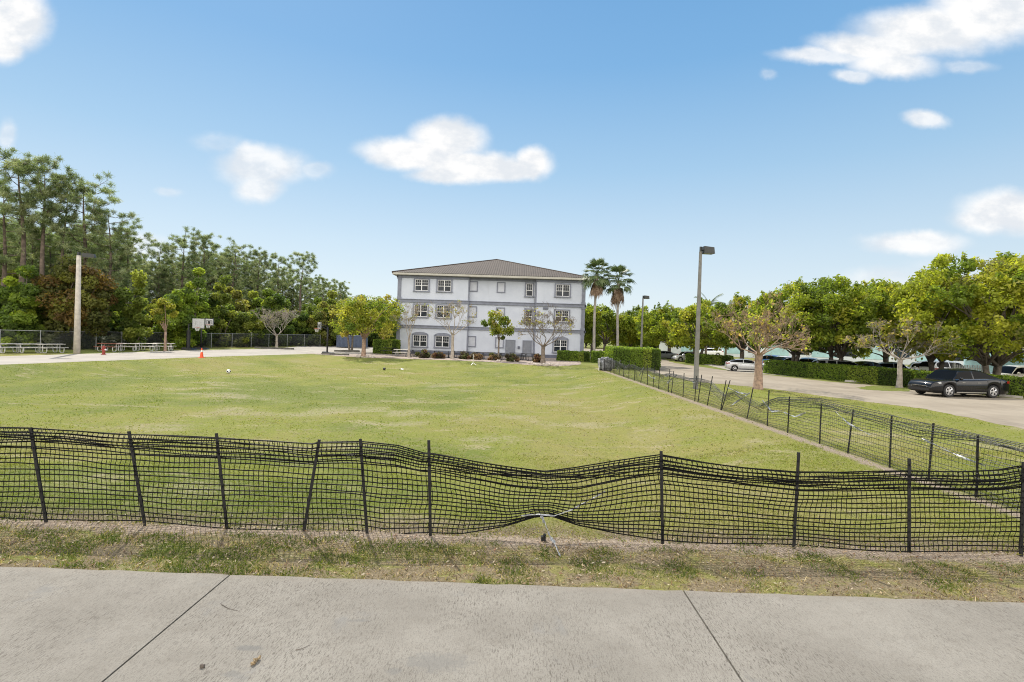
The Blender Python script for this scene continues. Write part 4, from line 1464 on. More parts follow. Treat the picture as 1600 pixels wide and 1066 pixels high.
# ---------------- avenue on the right
RGT = [((.185, .208, .028), 3), ((.24, .246, .036), 3), ((.12, .16, .026), 2.4), ((.25, .245, .045), 1.2), ((.15, .15, .05), .5)]
RDK = [((.12, .155, .024), 3), ((.17, .20, .028), 3), ((.08, .11, .02), 2), ((.23, .23, .035), 1)]
put_tree(bare_tree('bare_tree', 'spreading half bare tree with a thick tan trunk on the grass by the road', 'tree', 5.6, 6.9, .235, 2.0, 91, 'bark_tan', 8, 130, [((.26, .28, .04), 3), ((.30, .22, .07), 2), ((.20, .14, .10), 2)], .10, limbs=8, per=4, rc=.4, limb_up=.42, minr=.016, up=.015), 1184, 608)
put_tree(bare_tree('bare_tree', 'half bare tree with a pale trunk on the grass island beside the black sedan', 'tree', 4.7, 6.6, .17, 1.9, 92, 'bark_pale', 8, 190, [((.28, .25, .04), 2), ((.22, .17, .09), 2), ((.16, .18, .03), 2)], .10, limbs=8, per=5, rc=.42, limb_up=.36, minr=.014, up=.01), 1405, 606)
big = [(1553, 610, 34.0, 388, 4.9, RGT, 'largest yellow green tree overhanging the black sedan', 3),
       (1665, 0, 36.0, 380, 4.8, RGT, 'big yellow green tree cut by the picture edge behind the hedge', 2),
       (1468, 0, 38.5, 428, 4.4, RGT, 'broad tree on dark split trunks between the pale trunk and the sedan', 3),
       (1385, 0, 46.0, 437, 4.3, RGT, 'bright green tree standing back behind the half bare island tree', 1),
       (1306, 591, 42.0, 436, 4.3, RDK, 'large dark trunked tree rising out of the hedge past the silver hatchback', 3),
       (1237, 584, 46.5, 448, 4.3, RDK, 'dark stemmed tree at the start of the long hedge behind the half bare tree', 2),
       (1160, 0, 57.0, 462, 4.6, RDK, 'olive green tree behind the silver hatchback and the lamp post', 1),
       (1090, 0, 64.0, 470, 4.6, RGT, 'spreading yellowish tree above the silver off-roader', 2),
       (1046, 0, 72.0, 478, 4.6, RDK, 'olive tree between the small far lamp post and the off-roader', 1),
       (1008, 0, 79.0, 487, 4.4, RGT, 'low yellowish tree behind the small far lamp post', 1),
       (985, 0, 84.0, 482, 4.0, RDK, 'tall dull green tree behind the second fan palm', 1),
       (945, 0, 78.0, 478, 4.6, RDK, 'dense tree in the gap between the block and the palms', 1),
       (925, 0, 92.0, 474, 4.6, GREENS, 'dark green tree at the far end of the gap beside the block', 1)]
for i, (x, y, Y, yt, w, pal, lab, tk) in enumerate(big):
    h = P(x, yt, Y).z
    near_ = Y < 50
    t_ = broad_tree('avenue_tree', lab, 'tree', h, w, w * .9, 2.0 if near_ else 1.6, .26, pal, 100 + i, 190 if near_ else 90, 165 if near_ else 170, .125 if near_ else .16, .72 if near_ else .85, 'bark_dark', 11, 1.7, 'trees of the parking avenue', trunks=tk, sprigs=70 if near_ else 36, flat=-.85)
    put_tree(t_, x, 0, Y)
rr = random.Random(5)
GRP_B = 'trees far beyond the car park'
bk = [Kind(broad_tree('distant_tree', 'green tree in the far tree line beyond the car park', 'tree', 8.5, 5.2, 4.5, .8, .25, p_, 140 + i, 44, 230, .24, 1.5, 'bark_dark', 6, group=GRP_B)) for i, p_ in enumerate((RDK, GREENS, RGT))]
for i in range(30):
    x = 900 + 800 * (i + rr.random()) / 30
    Y = 98 + rr.uniform(0, 40)
    yt = np.interp(x, [900, 1000, 1150, 1300, 1700], [488, 493, 484, 472, 450]) + rr.uniform(-4, 18)
    p = P(x, yt, Y)
    s = p.z / 8.5
    bk[i % 3].put((p.x, Y, 0), rr.uniform(0, 6), (max(s, .9), max(s, .9), s), None, GRP_B)
for (x, yt, Y, lab) in ((1103, 468, 76, 'thin feather palm poking above the trees behind the tall lamp post'), (1134, 474, 80, 'second feather palm showing its fronds above the olive trees')):
    h = P(x, yt, Y).z
    t_ = feather_palm('feather_palm', lab, h - .8, int(x))
    put_tree(t_, x, 0, Y)
# trees behind the yellow group, closing the gap to the block
for (x, Y, yt, w, pal, lab) in ((545, 92, 470, 4.0, DARKG, 'dark tree closing the gap behind the yellow trees'), (585, 88, 468, 4.2, GREENS, 'green treetop over the yellow trees next to the block'), (612, 94, 470, 4.0, DARKG, 'dark tree close against the corner of the block'), (568, 84, 500, 3.6, DARKG, 'low dark tree behind the blue grey container')):
    h = P(x, yt, Y).z
    put_tree(broad_tree('background_tree', lab, 'tree', h, w, w * .8, .7, .2, pal, int(x), 56, 280, .2, 1.1, 'bark_dark', 6), x, 0, Y)


# ---------------- clipped hedges
def hedge(name, label, a, b, h, depth, pal, seed, leaf=.055, dens=520, group=None, cat='hedge'):
    """clipped box hedge from a to b (near face along that line): twiggy core and a skin of small leaves"""
    a, b = Vector(a), Vector(b)
    d = (b - a); L = d.length; ang = math.atan2(d.y, d.x)
    t_ = thing(name, label, cat, (a.x, a.y, 0), ang, group=group)
    rg = np.random.default_rng(seed)
    mb = MB()
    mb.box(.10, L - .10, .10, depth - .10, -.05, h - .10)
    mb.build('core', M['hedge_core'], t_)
    fac = [('f', L * h), ('t', L * depth), ('l', depth * h), ('r', depth * h), ('k', L * h * .5)]
    P_, Nn = [], []
    for k, A in fac:
        n = int(A * dens)
        u, w = rg.random(n), rg.random(n)
        z0 = np.zeros(n)
        if k == 'f': p = np.stack([u * L, z0, w * h], 1); nn = (0, -1, 0)
        elif k == 'k': p = np.stack([u * L, z0 + depth, w * h], 1); nn = (0, 1, 0)
        elif k == 't': p = np.stack([u * L, w * depth, z0 + h], 1); nn = (0, 0, 1)
        elif k == 'l': p = np.stack([z0, u * depth, w * h], 1); nn = (-1, 0, 0)
        else: p = np.stack([z0 + L, u * depth, w * h], 1); nn = (1, 0, 0)
        nn = np.tile(np.array(nn, float), (n, 1))
        bul = .04 * np.sin(p[:, :1] * 2.6 + seed) * np.cos(p[:, 2:] * 3.1 + p[:, 1:2]) + .025 * np.sin(p[:, :1] * 7.3 + p[:, 2:] * 6)
        p = p + nn * (bul + rg.normal(size=(n, 1)) * .035)
        P_.append(p); Nn.append(nn)
    p = np.concatenate(P_); nn = np.concatenate(Nn); n = len(p)
    # rounded edges
    nr = nn * .8 + rg.normal(size=(n, 3)) * .55; nr /= np.linalg.norm(nr, axis=1, keepdims=True)
    tv = rg.normal(size=(n, 3)); tv -= nr * (tv * nr).sum(1, keepdims=True); tv /= np.linalg.norm(tv, axis=1, keepdims=True)
    bv = np.cross(nr, tv)
    s = leaf * rg.uniform(.6, 1.5, (n, 1))
    v = np.stack([p - tv * s, p + bv * s * .6, p + tv * s, p - bv * s * .6], 1).reshape(-1, 3)
    v[:, 2] = np.maximum(v[:, 2], .01)
    i = np.arange(n)[:, None] * 4
    f = np.concatenate([i, i + 1, i + 2, i + 3], 1)
    c = palette_pick(n, pal, seed) * rg.uniform(.7, 1.3, (n, 1))
    np_obj('foliage', v, f, M['leaf'], t_, np.repeat(c, 4, 0))
    return t_


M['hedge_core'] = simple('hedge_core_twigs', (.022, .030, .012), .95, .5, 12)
HED = [((.10, .15, .026), 4), ((.145, .20, .032), 3), ((.20, .24, .045), 2), ((.065, .10, .02), 2)]
hedge('clipped_hedge', 'thick square cut hedge block standing beside the net fence', G(957, 576.5), G(1031, 579), 1.85, 5.0, HED, 1, .06, 420)
hedge('clipped_hedge', 'dark clipped hedge under the right end window of the block', Vector((P(872, 560, 57).x, 57, 0)), Vector((P(921, 560, 57).x, 57, 0)), 1.05, 1.3, HED, 2, .07, 380)
hedge('clipped_hedge', 'short dark hedge between the first palm and the thick hedge block', Vector((P(926, 560, 55).x, 55, 0)), Vector((P(957, 560, 55).x, 55, 0)), 1.2, 1.3, HED, 3, .07, 380)
hedge('clipped_hedge', 'flat topped hedge behind the picnic tables at the left corner of the block', Vector((P(583, 550, 60).x, 60, 0)), Vector((P(619, 550, 60).x, 60, 0)), 1.65, 2.0, HED, 4, .07, 380)
hedge('clipped_hedge', 'low hedge across the road behind the tall lamp post', G(1071, 567.5), G(1141, 571.5), 1.05, 1.4, HED, 5, .06, 420)
hedge('clipped_hedge', 'long hedge under the trees between the silver hatchback and the pale trunk', G(1193, 583.5), G(1424, 606.5), 1.15, 1.2, HED, 6, .05, 520)
hedge('clipped_hedge', 'hedge running behind the tail of the black sedan to the picture edge', G(1428, 607.5), G(1720, 633), 1.15, 1.1, HED, 7, .05, 560)
hedge('clipped_hedge', 'small hedge corner just beyond the end of the road by the off-roader', G(1031, 559), G(1043, 559.5), .7, 1.0, HED, 8, .07, 380)
# ------------------------------------------------------------------ the three storey block
wm, t, bs = new_mat('stucco_wall')
co = obj_co(t)
n = t.noise(co, .5, 6, .6)
st = t.noise(t.mapping(co, (1.3, 1.3, .12)), 2.0, 6, .65)
c = t.mix(t.ss(n, .3, .7), (.455, .492, .572), (.51, .548, .628))
c = t.mix(t.math('MULTIPLY', t.ss(st, .55, .78), .35), c, (.335, .36, .41))
t.link(c, bs.inputs['Base Color']); bs.inputs['Roughness'].default_value = .9
bm = t.new('ShaderNodeBump'); bm.inputs['Strength'].default_value = .5; bm.inputs['Distance'].default_value = .01
t.link(t.noise(co, 22, 5, .7), bm.inputs['Height']); t.link(bm.outputs[0], bs.inputs['Normal'])
M['stucco'] = wm
M['trim'] = simple('trim_slate_blue', (.185, .20, .25), .8, .12, 2)
M['trim_dk'] = simple('plinth_slate', (.105, .115, .155), .85, .15, 2)
M['cream'] = simple('fascia_cream', (.40, .39, .35), .7, .08, 2)
M['frame_w'] = simple('window_frame_white', (.72, .73, .74), .5, .04, 6)
M['door'] = simple('door_grey', (.17, .185, .22), .6, .08, 3)
M['panel'] = simple('blind_panel_stucco', (.46, .485, .545), .9, .06, 2)
gm_, t, bs = new_mat('window_pane')
co = obj_co(t)
n = t.noise(co, 1.3, 3)
t.link(t.mix(t.ss(n, .35, .65), (.012, .015, .02), (.035, .042, .055)), bs.inputs['Base Color'])
bs.inputs['Roughness'].default_value = .07; bs.inputs['Specular IOR Level'].default_value = .3
M['pane'] = gm_
rm, t, bs = new_mat('roof_tiles')
co = obj_co(t)
sepr = t.new('ShaderNodeSeparateXYZ'); t.link(co, sepr.inputs[0])
n = t.noise(co, 1.1, 6, .65); n2 = t.noise(co, 9, 4, .7)
c = t.mix(t.ss(n, .3, .7), (.036, .026, .019), (.058, .042, .031))
c = t.mix(t.math('MULTIPLY', t.ss(n2, .5, .72), .6), c, (.04, .03, .025))
t.link(c, bs.inputs['Base Color']); bs.inputs['Roughness'].default_value = .85
M['roof'] = rm

blk = thing('office_block', 'pale blue grey three storey block with slate trim and a brown hipped tile roof', 'building', (0, YB, 0))


def bp(mb, name, mat, smooth=False, par=None):
    return mb.build(name, mat, par or blk, smooth)


fx = lambda x, y, d=0: P(x, y, YB + d)
XL, XR = fx(620.5, 500).x, fx(913, 500).x
CL, CR = fx(731, 500).x, fx(836.5, 500).x
ZE = (fx(640, 429).z + fx(890, 440).z) / 2          # underside of the eaves
REC = .45
DEP = 26.0
Z0 = -.3
mb = MB()
# three bays; the middle one set back
mb.box(XL, CL, 0, DEP, Z0, ZE)
mb.box(CR, XR, 0, DEP, Z0, ZE)
mb.box(CL, CR, REC, DEP - .02, Z0, ZE - .003)
bp(mb, 'wall', M['stucco'])
zb2 = (fx(640, 469.5).z + fx(890, 478.5).z) / 2      # floor bands
zb1 = (fx(640, 510).z + fx(890, 518.5).z) / 2
for z, h in ((zb2, .34), (zb1, .30), (ZE - .16, .24)):
    mb = MB()
    for (a, b, y) in ((XL - .10, CL + .04, 0), (CL + .04, CR - .04, REC), (CR - .04, XR + .10, 0)):
        mb.box(a, b, y - .13, y + .02, z - h / 2, z + h / 2)
        mb.box(a, b, y - .19, y + .02, z + h / 2, z + h / 2 + .07)
    mb.box(XL - .16, XL + .02, -.13, DEP, z - h / 2 + .003, z + h / 2 - .003)
    mb.box(XR - .02, XR + .16, -.13, DEP, z - h / 2 + .003, z + h / 2 - .003)
    bp(mb, 'floor_band', M['trim'])
mb = MB()
mb.box(XL - .06, CL + .02, -.08, .02, Z0, .42); mb.box(CL + .02, CR - .02, REC - .08, REC + .02, Z0, .42); mb.box(CR - .02, XR + .06, -.08, .02, Z0, .42)
bp(mb, 'plinth', M['trim_dk'])
for s, xx in ((1, XL), (-1, XR)):
    mb = MB()
    x0, x1 = (xx - .09, xx + .44) if s > 0 else (xx - .44, xx + .09)
    zs = [.42, zb1 - .15, zb1 + .22, zb2 - .17, zb2 + .24, ZE - .28]
    for q in range(0, 6, 2):
        a, b = zs[q] + .002, zs[q + 1] - .002
        mb.box(x0 + .05, x1 - .05, -.085, .5, a, b)
        mb.box(x0, x1, -.115, .52, a + .002, a + .22)
        mb.box(x0, x1, -.115, .52, b - .20, b - .002)
    bp(mb, 'corner_pilaster', M['trim'])
for xx, s in ((CL, -1), (CR, 1)):
    mb = MB(); mb.box(xx - .07, xx + .07, -.02 if s < 0 else -.02, REC, .42, ZE - .3)
    bp(mb, 'bay_edge', M['trim'])


def rect(x0, y0, x1, y1, d=0):
    """wall rectangle from surveyed corners, squared up"""
    xm, ym = (x0 + x1) / 2, (y0 + y1) / 2
    a, b = fx(x0, ym, d).x, fx(x1, ym, d).x
    z1, z0 = fx(xm, y0, d).z, fx(xm, y1, d).z
    return a, b, z0, z1


def window(x0, x1, z0, z1, y, arch=False, halves=2):
    f = MB()
    tw = .17
    # slate surround
    f.box(x0, x0 + tw, y - .10, y + .03, z0, z1); f.box(x1 - tw, x1, y - .10, y + .03, z0, z1)
    f.box(x0 - .05, x1 + .05, y - .15, y + .03, z0 - .13, z0)
    if arch:
        n_ = 12
        w = (x1 - x0) / 2; xm = (x0 + x1) / 2; rise = .34
        pts = []
        for i in range(n_ + 1):
            a = PI * i / n_
            pts.append((xm - w * math.cos(a), z1 + rise * math.sin(a)))
        for i in range(n_):
            (xa, za), (xb, zb_) = pts[i], pts[i + 1]
            f.add([(xa, y - .10, z1 - .05), (xb, y - .10, z1 - .05), (xb, y - .10, zb_), (xa, y - .10, za), (xa, y + .03, z1 - .05), (xb, y + .03, z1 - .05), (xb, y + .03, zb_), (xa, y + .03, za)],
                  [(0, 1, 2, 3), (7, 6, 5, 4), (3, 2, 6, 7), (0, 4, 5, 1)])
    else:
        f.box(x0, x1, y - .101, y + .03, z1, z1 + .15)
    w_ = f.build('window', M['trim'], blk)
    a0, a1, c0, c1 = x0 + tw, x1 - tw, z0, z1 - (.05 if arch else 0)
    g = MB(); g.box(a0, a1, y - .012, y + .02, c0, c1); g.build('pane', M['pane'], w_)
    s = MB()
    fr_ = .055
    s.box(a0, a0 + fr_, y - .06, y - .013, c0, c1); s.box(a1 - fr_, a1, y - .06, y - .013, c0, c1)
    s.box(a0 + fr_, a1 - fr_, y - .06, y - .013, c0, c0 + fr_); s.box(a0 + fr_, a1 - fr_, y - .06, y - .013, c1 - fr_, c1)
    hw = (a1 - a0) / halves
    zm = c0 + (c1 - c0) * .46
    for h in range(1, halves):
        s.box(a0 + hw * h - .05, a0 + hw * h + .05, y - .062, y - .014, c0 + fr_, c1 - fr_)
    for h in range(halves):
        u0, u1 = a0 + hw * h + .055, a0 + hw * (h + 1) - .055
        s.box(u0, u1, y - .058, y - .015, zm - .03, zm + .03)
        for k_ in (1, 2):
            xx = u0 + (u1 - u0) * k_ / 3
            s.box(xx - .009, xx + .009, y - .05, y - .016, zm + .03, c1 - fr_)
        for zz in (zm + (c1 - zm) * .5,):
            s.box(u0, u1, y - .049, y - .0165, zz - .010, zz + .010)
    s.build('sash', M['frame_w'], w_)


for (x0, y0, x1, y1, ar) in ((646.5, 437, 671.5, 454.5, 0), (682, 438, 707, 455.5, 0), (866.5, 445, 892, 463.5, 0), (645, 476.5, 670, 495, 0), (680.5, 477.5, 706, 496.5, 0), (865.5, 485.5, 890.5, 503, 0),
                             (643.5, 523, 669, 541.5, 1), (678.5, 524.5, 704, 542.5, 1), (863, 530.5, 888, 550.5, 1)):
    window(*rect(x0, y0, x1, y1), 0, bool(ar))
for (x0, y0, x1, y1) in ((820, 443.5, 834.5, 463), (819, 484, 833.5, 503.5)):
    window(*rect(x0, y0, x1, y1, REC), REC, False, 1)
for (x0, y0, x1, y1) in ((733, 439.5, 746.7, 456), (776.3, 441, 789.8, 457.8), (731.7, 478.5, 745.3, 496), (775, 480.5, 788.8, 497.5), (730.3, 525, 743.8, 542.2), (773.7, 527, 787.3, 544)):
    a, b, z0, z1 = rect(x0, y0, x1, y1, REC)
    f = MB(); y = REC; w = .13
    f.box(a, a + w, y - .08, y + .02, z0, z1); f.box(b - w, b, y - .08, y + .02, z0, z1)
    f.box(a + w, b - w, y - .081, y + .02, z0, z0 + w); f.box(a + w, b - w, y - .081, y + .02, z1 - w, z1)
    o_ = f.build('blind_window', M['trim'], blk)
    g = MB(); g.box(a + w, b - w, y - .03, y + .02, z0 + w, z1 - w); g.build('panel', M['panel'], o_)
for (x0, y0, x1, y1) in ((790.6, 532, 804, 557.5), (817.2, 533, 829.5, 558.5)):
    a, b, z0, z1 = rect(x0, y0, x1, y1, REC)
    f = MB(); f.box(a, b, REC - .11, REC + .02, 0, z1)
    d_ = f.build('door', M['door'], blk)
    g = MB(); g.box(a - .08, a, REC - .13, REC + .02, 0, z1 + .08); g.box(b, b + .08, REC - .13, REC + .02, 0, z1 + .08); g.box(a, b, REC - .131, REC + .02, z1, z1 + .08)
    g.build('door_frame', M['trim'], d_)
    h_ = MB(); h_.cbox((a + .12, REC - .15, 1.0), (.03, .05, .34)); h_.build('handle', M['galv'], d_)
for (x, y, w, h) in ((715.5, 474, .62, .26), (852.5, 478.5, .62, .26)):
    p = fx(x, y); f = MB()
    f.cbox((p.x, -.04, p.z - .28), (w, .12, h))
    for q in range(5):
        f.cbox((p.x, -.11, p.z - .28 - h / 2 + .05 + q * .045), (w - .08, .02, .018))
    bp(f, 'vent_grille', M['trim'])
p = fx(739.5, 504, REC); f = MB(); f.lathe([(.07, 0), (.09, .04), (.06, .12)], 10, (p.x, REC - .1, p.z)); bp(f, 'wall_lamp', M['lamp_bronze'])
p = fx(810.5, 543, REC); f = MB(); f.cbox((p.x, REC - .1, p.z), (.26, .2, .3)); f.cbox((p.x, REC - .21, p.z), (.2, .03, .22)); bp(f, 'meter_box', M['trim_dk'])
f = MB(); xx = fx(832, 560, 0).x; f.tube([(xx, REC - .06, .4), (xx, REC - .06, ZE - .4)], .05, 8); bp(f, 'downpipe', M['panel'])
# roof: hipped, real barrel-tile ribs running up the slope
OV = .62
ex0, ex1, ey0, ey1 = XL - OV, XR + OV, -OV, DEP + OV
apx = (ex0 + ex1) / 2 + .05
hw = (ex1 - ex0) / 2
ZR0 = ZE + .30
ZR1 = P(777, 406, YB + hw - OV).z
ay0, ay1 = ey0 + hw, ey1 - hw
if ay1 < ay0: ay1 = ay0 + 2
mb = MB()
def slope(A, B, C, D, nrib, flip=False):
    """A-B along the eave, D-C along the top; ribs along the slope"""
    A, B, C, D = map(Vector, (A, B, C, D))
    nr = (B - A).cross(D - A if (D - A).length > .01 else C - A).normalized()
    if nr.z < 0: nr = -nr
    vs_, fs = [], []
    k = nrib * 4
    for i in range(k + 1):
        u = i / k
        off = nr * (.055 * abs(math.sin(PI * u * nrib))) * .7
        e = A.lerp(B, u)
        # rib runs straight up the slope: meet the hip lines
        up = (D + C) / 2 - (A + B) / 2
        if (D - C).length < .05:
            s = min(1, 2 * u, 2 * (1 - u))
        else:
            s = 1
            wa = (D - A).dot((B - A).normalized()); L = (B - A).length
            wb = (C - B).dot((A - B).normalized())
            if wa > .01: s = min(s, u * L / wa)
            if wb > .01: s = min(s, (1 - u) * L / wb)
        T_ = e + up_vec(A, B, C, D) * s
        vs_ += [e + off, T_ + off * .6]
    for i in range(k):
        fs.append((2 * i, 2 * i + 2, 2 * i + 3, 2 * i + 1))
    mb.add(vs_, fs)
def up_vec(A, B, C, D):
    m = (C + D) / 2
    ax = (B - A).normalized()
    v = D - A
    return v - ax * v.dot(ax)
e00, e10, e11, e01 = (ex0, ey0, ZR0), (ex1, ey0, ZR0), (ex1, ey1, ZR0), (ex0, ey1, ZR0)
r0, r1_ = (apx, ay0, ZR1), (apx, ay1, ZR1)
slope(e00, e10, r0, r0, 84)
slope(e10, e11, r1_, r0, 96)
slope(e11, e01, r1_, r1_, 84)
slope(e01, e00, r0, r1_, 96)
mb.tube([e00, r0], .13, 6); mb.tube([e10, r0], .13, 6); mb.tube([r0, r1_], .13, 6); mb.tube([e11, r1_], .13, 6); mb.tube([e01, r1_], .13, 6)
rf = bp(mb, 'roof', M['roof'])
mb = MB()
for (a, b, c_, d_) in ((ex0, ex1, ey0, ey0 + .14), (ex0, ex1, ey1 - .14, ey1), (ex0, ex0 + .14, ey0 + .14, ey1 - .14), (ex1 - .14, ex1, ey0 + .14, ey1 - .14)):
    mb.box(a, b, c_, d_, ZE + .04, ZR0 - .02)
mb.box(ex0 + .141, ex1 - .141, ey0 + .141, ey1 - .141, ZE + .02, ZE + .06)
mb.build('fascia', M['cream'], rf)

# ------------------------------------------------------------------ cars
def car(name, label, paint, L=5.0, Wd=1.86, belt=.98, roof=1.48, wb=2.85, fo=.98, rw=.335, prof='sedan', group=None):
    """front towards +x, ground at z=0, middle of the wheelbase near x=0"""
    t_ = thing(name, label, 'car', group=group)
    xf = wb / 2 + fo; xr = xf - L
    xw = (wb / 2, -wb / 2)
    if prof == 'sedan':
        deck = [(xr, .78), (xr + .06, .99), (xr + .55, 1.08), (xr + 1.0, belt + .07), (-.2, belt), (xf - 1.5, belt - .01), (xf - 1.1, belt - .035), (xf - .45, .90), (xf - .12, .80), (xf, .62)]
        rl = [(xr + .62, 1.08), (xr + 1.15, 1.27), (xr + 1.75, roof - .05), (xr + 2.3, roof), (.30, roof - .015), (.66, roof - .08), (xf - 1.26, .985)]
        rb, fb = xr + .62, xf - 1.26; gx0, gx1 = xr + 1.62, .56
    elif prof == 'hatch':
        deck = [(xr, .70), (xr + .05, 1.0), (xr + .3, 1.06), (-.4, belt + .02), (xf - 1.3, belt - .01), (xf - .9, .93), (xf - .4, .82), (xf - .1, .70), (xf, .55)]
        rl = [(xr + .14, 1.06), (xr + .5, 1.26), (xr + 1.1, roof - .05), (xr + 1.7, roof), (.1, roof - .015), (.5, roof - .09), (xf - 1.1, .96)]
        rb, fb = xr + .14, xf - 1.1; gx0, gx1 = xr + .95, .38
    else:
        deck = [(xr, .75), (xr + .04, 1.04), (xr + .2, 1.10), (-.4, belt + .03), (xf - 1.4, belt), (xf - 1.0, 1.0), (xf - .35, .92), (xf - .08, .82), (xf, .6)]
        rl = [(xr + .06, 1.10), (xr + .22, 1.36), (xr + .5, roof - .05), (xr + 1.0, roof), (.2, roof - .015), (.58, roof - .10), (xf - 1.15, 1.02)]
        rb, fb = xr + .06, xf - 1.15; gx0, gx1 = xr + .45, .46
    if prof != 'sedan' and prof != 'hatch':
        belt += .05
    dz_ = lambda x: float(np.interp(x, [p[0] for p in deck], [p[1] for p in deck]))
    rz_ = lambda x: float(np.interp(x, [p[0] for p in rl], [p[1] for p in rl]))
    hw = Wd / 2
    def wid(x):
        a = (x - xr) / .55; b = (xf - x) / .75
        k = 1.0
        if a < 1: k = min(k, .86 + .14 * math.sin(max(0, a) * PI / 2))
        if b < 1: k = min(k, .80 + .20 * math.sin(max(0, b) * PI / 2))
        return hw * k
    ra = rw + .055
    xs_ = sorted(set([round(v, 3) for v in np.linspace(xr, xf, 56)] + [round(w + ra * math.cos(a), 3) for w in xw for a in np.linspace(0, PI, 13)]))
    B = MB(); ring = []
    for x in xs_:
        w = wid(x); zd = dz_(x)
        end = min(x - xr, xf - x)
        zl = .21 + .10 * max(0, 1 - end / .35)
        for cxw in xw:
            q = ra * ra - (x - cxw) ** 2
            if q > 0: zl = max(zl, rw + math.sqrt(q))
        h = zd - zl
        ring.append([(x, 0, zl), (x, w * .80, zl), (x, w * .955, zl + .004), (x, w * .995, zl + .30 * h), (x, w, zl + .55 * h), (x, w * .985, zl + .80 * h), (x, w * .945, zd - .015), (x, w * .84, zd + .012), (x, 0, zd + .04)])
    n = len(ring[0])
    full = [r + [(p[0], -p[1], p[2]) for p in r[-2:0:-1]] for r in ring]
    m = len(full[0])
    o = len(B.v)
    for r in full: B.v.extend(r)
    for i in range(len(full) - 1):
        for j in range(m):
            j2 = (j + 1) % m
            B.f.append((i * m + j, (i + 1) * m + j, (i + 1) * m + j2, i * m + j2)); B.m.append(1 if j in (0, m - 1, 1, m - 2) else 0)
    B.f.append(tuple(range(m))); B.m.append(0)
    B.f.append(tuple((len(full) - 1) * m + j for j in range(m - 1, -1, -1))); B.m.append(0)
    body = B.build('body', [paint, M['under']], t_, smooth=True)
    # cabin
    gxs = np.linspace(rb, fb, 40)
    gr = []
    for x in gxs:
        z1 = rz_(x); z0 = dz_(x) - .01
        z1 = max(z1, z0 + .012)
        k = (z1 - z0) / (roof - z0 + 1e-6)
        w0 = wid(x) * .925; w1 = w0 - (.24 * k) * (Wd / 1.86)
        gr.append([(x, w0, z0), (x, w0 - (w0 - w1) * .12, z0 + (z1 - z0) * .12), (x, w0 - (w0 - w1) * .80, z0 + (z1 - z0) * .84), (x, w1 - .03, z1 - .012), (x, w1 * .55, z1 + .022 * k), (x, 0, z1 + .03 * k)])
    gl, rp = MB(), MB()
    for Mb_ in (gl, rp):
        for r in gr:
            Mb_.v.extend(r + [(p[0], -p[1], p[2]) for p in r[-2::-1]])
    m = 11
    for i in range(len(gr) - 1):
        x = (gxs[i] + gxs[i + 1]) / 2
        for j in range(m - 1):
            jj = min(j, 9 - j)
            fc = (i * m + j, i * m + j + 1, (i + 1) * m + j + 1, (i + 1) * m + j)
            if jj == 0: tgt = rp
            elif jj == 1:
                edge_ = x < rb + (.34 if prof == 'sedan' else .22) or x > fb - .12
                pill = any(abs(x - c_) < .045 for c_ in ((gx0 + gx1) / 2 + .05,)) or (prof == 'suv' and abs(x - gx0 - .45) < .06)
                tgt = rp if edge_ or pill else gl
            elif jj == 2: tgt = rp
            else:
                tgt = gl if (x > gx1 + .02 or x < gx0 - .02) else rp
            tgt.f.append(fc); tgt.m.append(0)
    gl.build('window', M['car_glass'], t_, smooth=True)
    rp.build('roof', paint, t_, smooth=True)
    tr_ = MB()
    for s in (-1, 1):
        pts_ = [(x, s * (wid(x) * .925 + .004), dz_(x) + .012) for x in np.linspace(rb + .3, fb - .1, 14)]
        tr_.tube(pts_, .012, 4)
    if prof == 'sedan': tr_.build('window_trim', M['chrome'], t_)
    # wheels
    for cxw in xw:
        for s in (-1, 1):
            y = s * (hw - .115)
            R_ = Matrix.Translation((cxw, y, rw)) @ Matrix.Rotation(-s * PI / 2, 4, 'X')
            w_ = MB(); w_.lathe([(rw * .62, -.10), (rw * .95, -.105), (rw, -.08), (rw, .075), (rw * .95, .10), (rw * .68, .105), (rw * .64, .08)], 28, M=R_)
            wo = w_.build('wheel', M['tyre'], t_, smooth=False)
            r_ = MB()
            r_.lathe([(rw * .64, .06), (rw * .66, .102), (rw * .60, .108), (rw * .57, .075), (rw * .56, .05)], 28, M=R_)
            r_.lathe([(rw * .17, .06), (rw * .16, .108), (.01, .112)], 12, M=R_)
            for q in range(5):
                for da in (-.13, .13):
                    a = 2 * PI * q / 5 + da
                    ca, sa = math.cos(a), math.sin(a)
                    p0 = Vector((ca * rw * .13, sa * rw * .13, .095)); p1 = Vector((ca * rw * .60, sa * rw * .60, .088))
                    r_.tube([R_ @ p0, R_ @ p1], [.026, .020], 5)
            r_.lathe([(rw * .60, .02), (rw * .59, .03), (.005, .03)], 20, M=R_, m=1)
            r_.build('rim', [M['alloy'], M['under']], wo, smooth=False)
    # lamps, grille, mirrors, handles
    for s in (-1, 1):
        h_ = MB()
        for i_ in range(7):
            u = i_ / 6
            x = xf - .05 - .42 * u ** 1.3; y = s * min(wid(x) + .006, hw * (.50 + .47 * u ** .8) + .0)
            zt = dz_(x) - .035; zb = zt - .15 + .05 * u
            h_.v += [(x + .035, y, zt), (x + .05 * (1 - u) + .012, y + s * .012, zb)]
        h_.f = [(2 * i_, 2 * i_ + 1, 2 * i_ + 3, 2 * i_ + 2) for i_ in range(6)]; h_.m = [0] * 6
        h_.build('headlight', M['headlamp'], t_)
        tl = MB()
